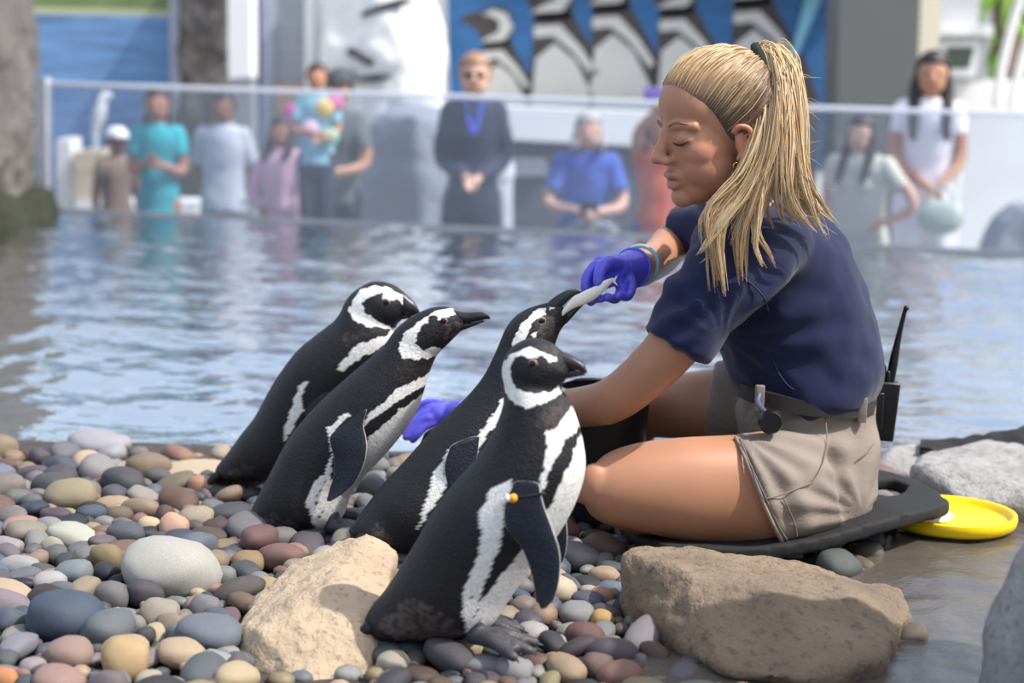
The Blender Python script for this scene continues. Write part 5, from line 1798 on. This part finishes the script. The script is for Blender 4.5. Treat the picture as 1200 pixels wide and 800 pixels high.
# foam pad under the keeper: slab with a hand hole, outer end lifted
def pad_mesh():
    outer = [Q(700, 600, 3.45), Q(850, 580, 3.50), Q(980, 552, 3.52), Q(1032, 549, 3.54), Q(1060, 557, 3.50), Q(1090, 570, 3.42), Q(1110, 584, 3.30), Q(1108, 590, 3.24), Q(1060, 602, 3.13), Q(1010, 616, 3.06), Q(960, 630, 3.02), Q(900, 640, 3.00), Q(820, 640, 3.0), Q(760, 632, 3.05)]
    hole = [Q(1064, 568, 3.43), Q(1058, 576, 3.37), Q(1040, 580, 3.33), Q(1015, 577, 3.35), Q(1005, 570, 3.40), Q(1020, 562, 3.45), Q(1045, 561, 3.47)]
    o2 = cr(np.array(outer + [outer[0]]), 71)[:-1]
    h2 = cr(np.array(hole + [hole[0]]), 29)[:-1]
    bm = bmesh.new()
    for lp in (o2, h2):
        vv = [bm.verts.new(p) for p in lp]
        for i in range(len(vv)):
            bm.edges.new((vv[i], vv[(i + 1) % len(vv)]))
    bmesh.ops.triangle_fill(bm, use_beauty=True, edges=bm.edges[:])
    r = bmesh.ops.extrude_face_region(bm, geom=bm.faces[:])
    bmesh.ops.translate(bm, verts=[v for v in r['geom'] if isinstance(v, bmesh.types.BMVert)], vec=(0, 0, -0.026))
    bmesh.ops.recalc_face_normals(bm, faces=bm.faces)
    bm.verts.index_update()
    VF = (np.array([v.co[:] for v in bm.verts]), [tuple(v.index for v in f.verts) for f in bm.faces])
    bm.free()
    return remesh([VF], 0.006, 3)


tag(obj('foam_pad', pad_mesh(), 'foam'), 'black foam kneeling pad with a hand hole under the keeper', 'pad')

# yellow disc lying on the ledge
yc = on_z(1114, 602, 0.028)
yr = 74 / F * np.linalg.norm(yc - CAMP)
prof = [(0.0, 0.006), (0.86, 0.006), (0.89, 0.009), (0.915, 0.017), (0.95, 0.020), (0.985, 0.019), (1.0, 0.012), (0.98, 0.0), (0.93, -0.006), (0.0, -0.006)]
nsg = 72
V = np.array([(yc[0] + yr * r_ * math.cos(t), yc[1] + yr * r_ * math.sin(t) * 1.0, yc[2] - .012 + z_) for r_, z_ in [(max(a, .001), b) for a, b in prof] for t in np.linspace(0, 2 * np.pi, nsg, endpoint=False)])
yd = thing('yellow_disc', (yc[0], yc[1], 0), 'bright yellow round lid lying on the ledge behind the foam pad', 'lid')
obj('lid', (V, grid_faces(len(prof), nsg)), 'yellow', yd, sharp=50)
ci = np.array([yc[0] - yr * .35, yc[1], yc[2] - .004])
obj('ice_patch', hull_rock([ci + np.array([yr * .4 * math.cos(t) * k_, yr * .5 * math.sin(t) * k_, z_]) for t in np.linspace(0, 6, 10) for k_, z_ in ((1, 0), (.6, .012))], .005, .003, 60, 2), 'white_plastic', yd)
# bucket between knee and penguins
bc0 = Q(708, 452, 3.36)
bk = thing('fish_bucket', (bc0[0], bc0[1], 0.0), 'dark bucket with a silver rim between the keeper and the penguins', 'bucket')
zt = bc0[2]
br_ = 56 / F * 3.42
ring = lambda r_, z_: [(bc0[0] + r_ * math.cos(t), bc0[1] + r_ * math.sin(t), z_) for t in np.linspace(0, 2 * np.pi, 48, endpoint=False)]
pr = [(.75, .0), (.80, .01), (.98, zt - .006), (.95, zt - .006), (.78, .02), (.02, .02), (.02, .0)]
obj('bucket_wall', (np.array(sum([ring(br_ * r_, z_) for r_, z_ in pr], [])), grid_faces(len(pr), 48)), 'bucket_dark', bk, sharp=40)
P = np.array(ring(br_, zt - .004) + ring(br_, zt - .004)[:1])
obj('rim', chain(P, .0065, n=96, ns=10), 'steel', bk)

# submerged mossy stones near the right shore
for k, (px_, py_, r_, lab) in enumerate(((1160, 472, .26, 'wide mossy stone under the water beside the black cloth'), (1072, 452, .16, 'mossy stone under the water behind the radio'))):
    c = G(px_, py_, WZ - .10)
    pts = [c + np.array([r_ * 1.3 * math.cos(t) * q_, r_ * .55 * math.sin(t) * q_, z_]) for t in np.linspace(0, 6, 9) for q_, z_ in ((1, -.28), (.95, -.05), (.6, .03))]
    tag(obj('submerged_stone', hull_rock(pts, .03, .03, 5, 3, k * 3.0, .01), 'algae'), lab, 'rock')

# ================================================================== VISITORS behind the glass
def visitor(px, py, Y, label, skin, hair_c, top_c, bot_c, face=0.0, armL=None, armR=None, sleeve=0.5, long_hair=0, braids=False, dress=False,
            shorts=False, seat=0.0, hgt=None, ground=PLAZA, cap=None, glasses=False, long_sleeve=False, bust=0.0, bun=False, wide=1.0, lean=0.0):
    top = on_y(px, py, Y)
    h = hgt or (top[2] - ground)
    base = np.array([top[0], top[1], top[2] - h])
    root = thing('person', base, label, 'person', 'visitors behind the glass')
    a = R(face)
    fw = np.array([math.sin(a), -math.cos(a), 0])        # face 0 looks at the camera
    lf = np.array([math.cos(a), math.sin(a), 0])         # picture right when facing the camera
    up = np.array([0, 0, 1.0])

    def B(l, f, z):
        return base + h * (l * lf + f * fw + z * up)
    ax = np.array([lf, fw, up])
    wide *= 0.90
    armL = armL or [(-.15, 0, .63), (-.16, .03, .48)]
    armR = armR or [(.15, 0, .63), (.16, .03, .48)]
    armL, armR = [[(l_ * .86, f_, z_) for l_, f_, z_ in a_] for a_ in (armL, armR)]
    tor = [(.46, .098, .066), (.52, .096, .066), (.60, .084, .058), (.70, .092, .062), (.78, .102, .060), (.82, .085, .05), (.845, .045, .04)]

    def torso(g, secs, dome=True):
        C_ = np.array([B(0, lean * (z - .46), z) for z, _, _ in secs])
        return loft(C_, np.array([lf * h * (w_ * wide + g) for _, w_, _ in secs]), np.array([fw * h * (d_ + g) for _, _, d_ in secs]), 26, 24, 0.9, dome)
    parts = [torso(0, tor), chain([B(0, lean * .36 - .005, .82), B(0, lean * .4, .90)], [h * .034, h * .031])]
    hc = B(0, lean * .4 + .008, .932)
    parts += [ellipsoid(hc, (h * .055, h * .063, h * .071), ax), ellipsoid(hc + h * (.018 * fw - .033 * up), (h * .046, h * .044, h * .046), ax),
              chain([hc + h * (.060 * fw + .0 * up), hc + h * (.070 * fw - .018 * up)], [h * .006, h * .009], n=6, ns=8)]
    for sg in (-1, 1):
        parts.append(ellipsoid(hc + h * (sg * .053 * lf - .006 * up), (h * .006, h * .012, h * .018), ax, 12, 8))
        if seat:
            lg = [B(sg * .05, 0, .49), B(sg * .07, .24, .47), B(sg * .07, .25, .25), B(sg * .07, .25, .04)]
        else:
            lg = [B(sg * .05, 0, .49), B(sg * .052, .005, .28), B(sg * .052, -.005, .05)]
        parts.append(chain(lg, h * np.array([.055, .042, .034, .026][:len(lg)] if len(lg) == 4 else [.055, .036, .025]), n=26))
        parts.append(chain([lg[-1] - up * h * .02, lg[-1] - up * h * .03 + fw * h * .085], [h * .024, h * .02]))
    hands = []
    for sg, arm in ((-1, armL), (1, armR)):
        sh_ = B(sg * .10 * wide, lean * .34, .80)
        el, hd = B(*arm[0]), B(*arm[1])
        parts.append(chain([sh_, el, hd], h * np.array([.034, .025, .018]), n=26))
        d_ = (hd - el) / np.linalg.norm(hd - el)
        sd = np.cross(d_, fw)
        sd = sd / (np.linalg.norm(sd) + 1e-6)
        pm = hd + d_ * h * .028
        parts.append(ellipsoid(pm, (h * .02, h * .02, h * .022), None, 12, 8))
        for q_ in range(4):
            r0 = pm + sd * h * .011 * (q_ - 1.5) + d_ * h * .012
            parts.append(chain([r0, r0 + d_ * h * .02 + fw * h * .004, r0 + d_ * h * (.036 + .004 * (q_ in (1, 2))) + fw * h * .012], h * .0055, n=8, ns=8))
        parts.append(chain([pm - sd * h * .014, pm - sd * h * .026 + d_ * h * .02], h * .006, n=6, ns=8))
        hands.append(hd)
    V, Fc = remesh(parts, 0.0095, 4)
    cc = np.tile(lin(*skin), (len(V), 1))
    lv = (V - hc) @ ax.T / h
    lipm = np.exp(-((lv[:, 2] + .036) / .006) ** 2 - (lv[:, 0] / .018) ** 4) * (lv[:, 1] > .03)
    cc += (np.array(lin(150, 84, 80)) - cc) * lipm[:, None] * .8
    obj('body', (V, Fc), 'skin', root, cols=cc)
    for sg in (-1, 1):
        obj('eye', ellipsoid(hc + h * (sg * .021 * lf + .0560 * fw + .0 * up), (h * .009, h * .006, h * .005), ax, 10, 8), 'eye_dark', root)
    # clothes
    tm = flat('cloth_%d_%d_%d' % top_c, top_c)
    bmn = flat('cloth_%d_%d_%d' % bot_c, bot_c)
    hem = .44 if not dress else .30
    secs = [(hem, .105 + (.03 if dress else 0), .075 + (.03 if dress else 0))] + [t_ for t_ in tor if t_[0] > hem + .02 and t_[0] < .83]
    secs = secs + [(.838, .058, .046), (.852, .042, .040)]
    cl_ = [torso(.010, secs, dome=False)]
    if bust:
        for sg in (-1, 1):
            cl_.append(ellipsoid(B(sg * .04, .055 + lean * .26, .715), (h * .042, h * .035, h * .04), ax))
    for sg, arm in ((-1, armL), (1, armR)):
        sh_, el, hd = B(sg * .092 * wide, lean * .34, .80), B(*arm[0]), B(*arm[1])
        if long_sleeve:
            cl_.append(chain([sh_, el, hd], h * np.array([.044, .034, .026]), n=24, flat_end=True))
        elif sleeve:
            cl_.append(chain([sh_, sh_ * (1 - sleeve / 2) + el * sleeve / 2, sh_ * (1 - sleeve) + el * sleeve], h * np.array([.044, .044, .042]), n=14, flat_end=True))
    V, Fc = remesh(cl_, 0.011, 4)
    V = V + normals(V, Fc) * (0.010 * nz(V, 9, px * .1))[:, None]
    top_o = obj('dress' if dress else 'shirt', (V, Fc), tm, root)
    if not dress:
        pp = [loft(np.array([B(0, 0, z) for z in (.42, .46, .50)]), np.array([lf * h * .104 * wide] * 3), np.array([fw * h * .074] * 3), 8, 20)]
        for sg in (-1, 1):
            if seat:
                lg = [B(sg * .05, 0, .49), B(sg * .07, .24, .475), B(sg * .07, .25, .26), B(sg * .07, .25, .08)]
                pp.append(chain(lg, h * np.array([.066, .054, .044, .042]), n=24, flat_end=True))
            elif shorts:
                pp.append(chain([B(sg * .05, 0, .48), B(sg * .055, 0, .40), B(sg * .057, 0, .32)], h * np.array([.062, .062, .062]), n=16, flat_end=True))
            else:
                pp.append(chain([B(sg * .05, 0, .48), B(sg * .054, .005, .28), B(sg * .054, -.005, .05)], h * np.array([.064, .050, .046]), n=24, flat_end=True))
        V, Fc = remesh(pp, 0.012, 4)
        obj('shorts' if shorts else 'trousers', (V, Fc), bmn, root)
    # hair
    hm = flat('hair_%d_%d_%d' % hair_c, hair_c, .5)
    hp_ = []
    back = ellipsoid(hc + h * (-.003 * fw + .013 * up), (h * .063, h * .071, h * .074), ax)
    keep = lambda Vv: Vv
    Vh = back[0].copy()
    lv = (Vh - hc) @ ax.T / h
    m_ = (lv[:, 1] > 0.020) & (lv[:, 2] < .030)
    Vh[m_] -= fw[None] * (h * (lv[m_, 1] - 0.020))[:, None]
    hp_.append((Vh, back[1]))
    if long_hair:
        for sg in (-1, -.5, 0, .5, 1):
            f1 = -.03 if abs(sg) < 1 else .012
            hp_.append(chain([hc + h * (sg * .042 * lf + f1 * fw * .5), hc + h * (sg * .054 * lf + f1 * fw - .07 * up), hc + h * (sg * .058 * lf + (f1 + (.085 if abs(sg) == 1 else -.02)) * fw - long_hair * up)], h * np.array([.022, .026, .014]), n=16))
    if braids:
        for sg in (-1, 1):
            P = [hc + h * (sg * .044 * lf - .02 * up), hc + h * (sg * .052 * lf + .01 * fw - .08 * up), hc + h * (sg * .060 * lf + .05 * fw - .20 * up)]
            hp_.append(chain(P, h * np.array([.014, .012, .008]), n=20))
    if bun:
        hp_.append(ellipsoid(hc + h * (.05 * up - .045 * fw), (h * .03, h * .03, h * .03)))
    V, Fc = remesh(hp_, 0.009, 3)
    obj('hair', (V, Fc), hm, root)
    if cap:
        cm = flat('cap_%d_%d_%d' % cap, cap)
        e = ellipsoid(hc + h * (.022 * up - .002 * fw), (h * .066, h * .074, h * .062), ax)
        Vc = e[0].copy()
        lz = (Vc - hc) @ up / h
        Vc[lz < .018] += up[None] * (h * (.018 - lz[lz < .018]))[:, None]
        bl_ = loft(np.array([hc + h * (f_ * fw + .022 * up) for f_ in (.04, .075, .10)]), np.array([lf * h * w_ for w_ in (.05, .045, .025)]), np.array([up * h * .006] * 3), 10, 16)
        c_ = obj('cap', (Vc, e[1]), cm, root)
        obj('brim', bl_, cm, c_)
    if glasses:
        for sg in (-1, 1):
            obj('sunglass_lens', ellipsoid(hc + h * (sg * .021 * lf + .062 * fw + .002 * up), (h * .018, h * .005, h * .013), ax, 14, 8), 'black_plastic', root)
        obj('sunglass_bridge', chain([hc + h * (-.045 * lf + .03 * fw + .005 * up), hc + h * (-.02 * lf + .058 * fw + .005 * up), hc + h * (.02 * lf + .058 * fw + .005 * up), hc + h * (.045 * lf + .03 * fw + .005 * up)], h * .003, n=16, ns=6), 'black_plastic', root)
    return root, B, h, top_o


gy = lambda px: gp(on_y(px, 200, 10.0)[0])
TAN, BR, LT = (188, 140, 112), (142, 100, 80), (214, 172, 150)
visitor(136, 150, gy(133) + .55, 'child in a white cap and brown shirt beside the girl in teal', BR, (36, 30, 30), (140, 118, 104), (90, 88, 92), face=40, cap=(240, 240, 244))
visitor(185, 104, gy(185) + .35, 'girl with two dark braids in a teal dress', (176, 126, 104), (42, 32, 36), (34, 168, 182), (34, 168, 182), braids=True, dress=True,
        armL=[(-.13, .02, .64), (-.035, .10, .68)], armR=[(.13, .02, .64), (.06, .10, .66)], sleeve=.6)
visitor(262, 108, gy(262) + .72, 'woman in a light grey t-shirt with hands behind her back', BR, (40, 34, 38), (186, 192, 204), (96, 108, 134), armL=[(-.15, -.04, .62), (-.11, -.05, .50)], armR=[(.15, -.04, .62), (.11, -.05, .50)], bun=True, wide=1.1, sleeve=.75)
visitor(330, 138, gy(333) + .48, 'girl in a pink long-sleeved top with dark hair and a hand on her hip', (172, 122, 100), (38, 34, 48), (232, 188, 208), (226, 184, 206), face=-15, long_hair=.14, long_sleeve=True, armL=[(-.19, -.02, .62), (-.10, .04, .54)], armR=[(.12, .02, .62), (.10, .08, .50)])
visitor(398, 84, gy(395) + .95, 'adult in a dark green-grey t-shirt and dark cap carrying the small child', TAN, (40, 36, 38), (96, 104, 106), (52, 56, 74), face=-12, cap=(70, 74, 82), armL=[(-.14, .06, .63), (-.10, .16, .60)], armR=[(.15, .04, .62), (.02, .17, .58)], sleeve=.7)
ch = visitor(372, 76, gy(372) + .30, 'small child in a pastel tie-dye shirt carried on an adult arm', (196, 142, 116), (70, 50, 42), (150, 200, 214), (52, 56, 80), hgt=0.96, armL=[(-.15, .03, .65), (.00, .12, .62)], armR=[(.14, .03, .64), (.06, .12, .60)], sleeve=.8)
for (l, f, z, c) in ((-.13, .03, .73, (236, 96, 170)), (.05, .07, .76, (250, 214, 120)), (.08, .07, .60, (180, 226, 190)), (-.03, .075, .64, (236, 200, 220)), (.1, .05, .79, (240, 130, 190))):
    obj('dye_patch', ellipsoid(ch[1](l, f, z), (.05, .02, .05)), flat('dye_%d_%d_%d' % c, c), ch[3])
mn = visitor(557, 66, gy(557) + .45, 'person in a navy hooded jacket and shorts with sunglasses and a blue lanyard', LT, (150, 116, 92), (36, 42, 70), (40, 46, 74), glasses=True, shorts=True, long_sleeve=True, armL=[(-.13, -.01, .63), (-.03, .10, .56)], armR=[(.13, -.01, .63), (.03, .10, .56)])
P = [mn[1](-.03, .05, .83), mn[1](0, .085, .72), mn[1](.03, .05, .83)]
obj('lanyard', chain(P, .014, n=14, ns=8), flat('lanyard_blue', (60, 84, 200)), mn[0])
ph_ = visitor(690, 134, gy(690) + .95, 'seated grey-haired person in a blue shirt looking at a phone', LT, (176, 168, 166), (66, 98, 184), (60, 66, 88), wide=1.2, seat=1, armL=[(-.19, .05, .63), (-.05, .18, .60)], armR=[(.18, .05, .63), (.06, .18, .60)], sleeve=.75, long_hair=.05, hgt=1.32)
pc = ph_[1](.005, .215, .615)
tag(obj('phone', box(pc[0] - .05, pc[0] + .05, pc[1] - .012, pc[1], pc[2] - .03, pc[2] + .035, .004), 'black_plastic'), 'dark phone held by the person in the blue shirt', 'phone')
bg_ = ph_[1](.03, .16, .50)
bgo = thing('bag', bg_, 'grey bag on the lap of the person in the blue shirt', 'bag')
obj('pouch', remesh([ellipsoid(bg_, (.15, .08, .09)), ellipsoid(bg_ + [0, -.02, -.03], (.13, .07, .08))], .012, 3), flat('bag_grey', (134, 138, 142)), bgo)
obj('strap', chain([bg_ + [-.13, 0, .05], bg_ + [0, .0, .12], bg_ + [.13, 0, .05]], .012, n=14, ns=8), flat('bag_strap', (100, 104, 110)), bgo)
og = visitor(775, 128, gy(775) + .42, 'person in an orange top raising a phone overhead', TAN, (90, 60, 46), (206, 100, 74), (70, 88, 160), armL=[(-.115, .06, .90), (-.03, .12, 1.00)], armR=[(.14, .02, .64), (.12, .05, .50)], sleeve=.25, long_hair=.10)
pc = og[1](-.03, .13, 1.06)
tag(obj('phone', box(pc[0] - .07, pc[0] + .07, pc[1] - .014, pc[1], pc[2] - .04, pc[2] + .045, .005), flat('phone_violet', (128, 112, 190))), 'violet phone raised by the person in orange', 'phone')
visitor(1012, 138, gy(1012) + .40, 'woman with long dark hair in a cream t-shirt with a hand on her hip', LT, (46, 36, 42), (206, 204, 190), (150, 170, 196), face=-35, long_hair=.20, bust=1, wide=1.45, armL=[(-.17, .0, .64), (-.13, .06, .52)], armR=[(.30, .02, .64), (.13, .05, .55)], sleeve=.6)
wv_ = visitor(1094, 64, gy(1094) + 1.0, 'woman with long dark hair in white blouse and wide white trousers', TAN, (34, 26, 28), (238, 232, 240), (234, 230, 240), face=-10, long_hair=.22, armL=[(-.13, .02, .64), (.00, .11, .54)], armR=[(.13, .02, .64), (.05, .11, .54)], sleeve=.5)
hb = wv_[1](.05, .16, .44)
tag(obj('handbag', remesh([ellipsoid(hb, (.13, .05, .10)), chain([hb + [-.1, 0, .05], hb + [0, 0, .17], hb + [.1, 0, .05]], .012)], .01, 3), flat('handbag_floral', (176, 190, 180))), 'small pale floral handbag held by the woman in white', 'bag')
pts = [on_y(x, y, 10.6) + np.array([0, dy, 0]) for x, y in ((1165, 290), (1180, 262), (1205, 244), (1260, 250), (1280, 400), (1150, 400)) for dy in (0, .4)]
tag(obj('plaza_boulder', hull_rock(pts, .025, .03, 4, 3, 2.0, .01), 'boulder_grey'), 'low dark grey boulder behind the glass below the white wall', 'boulder')
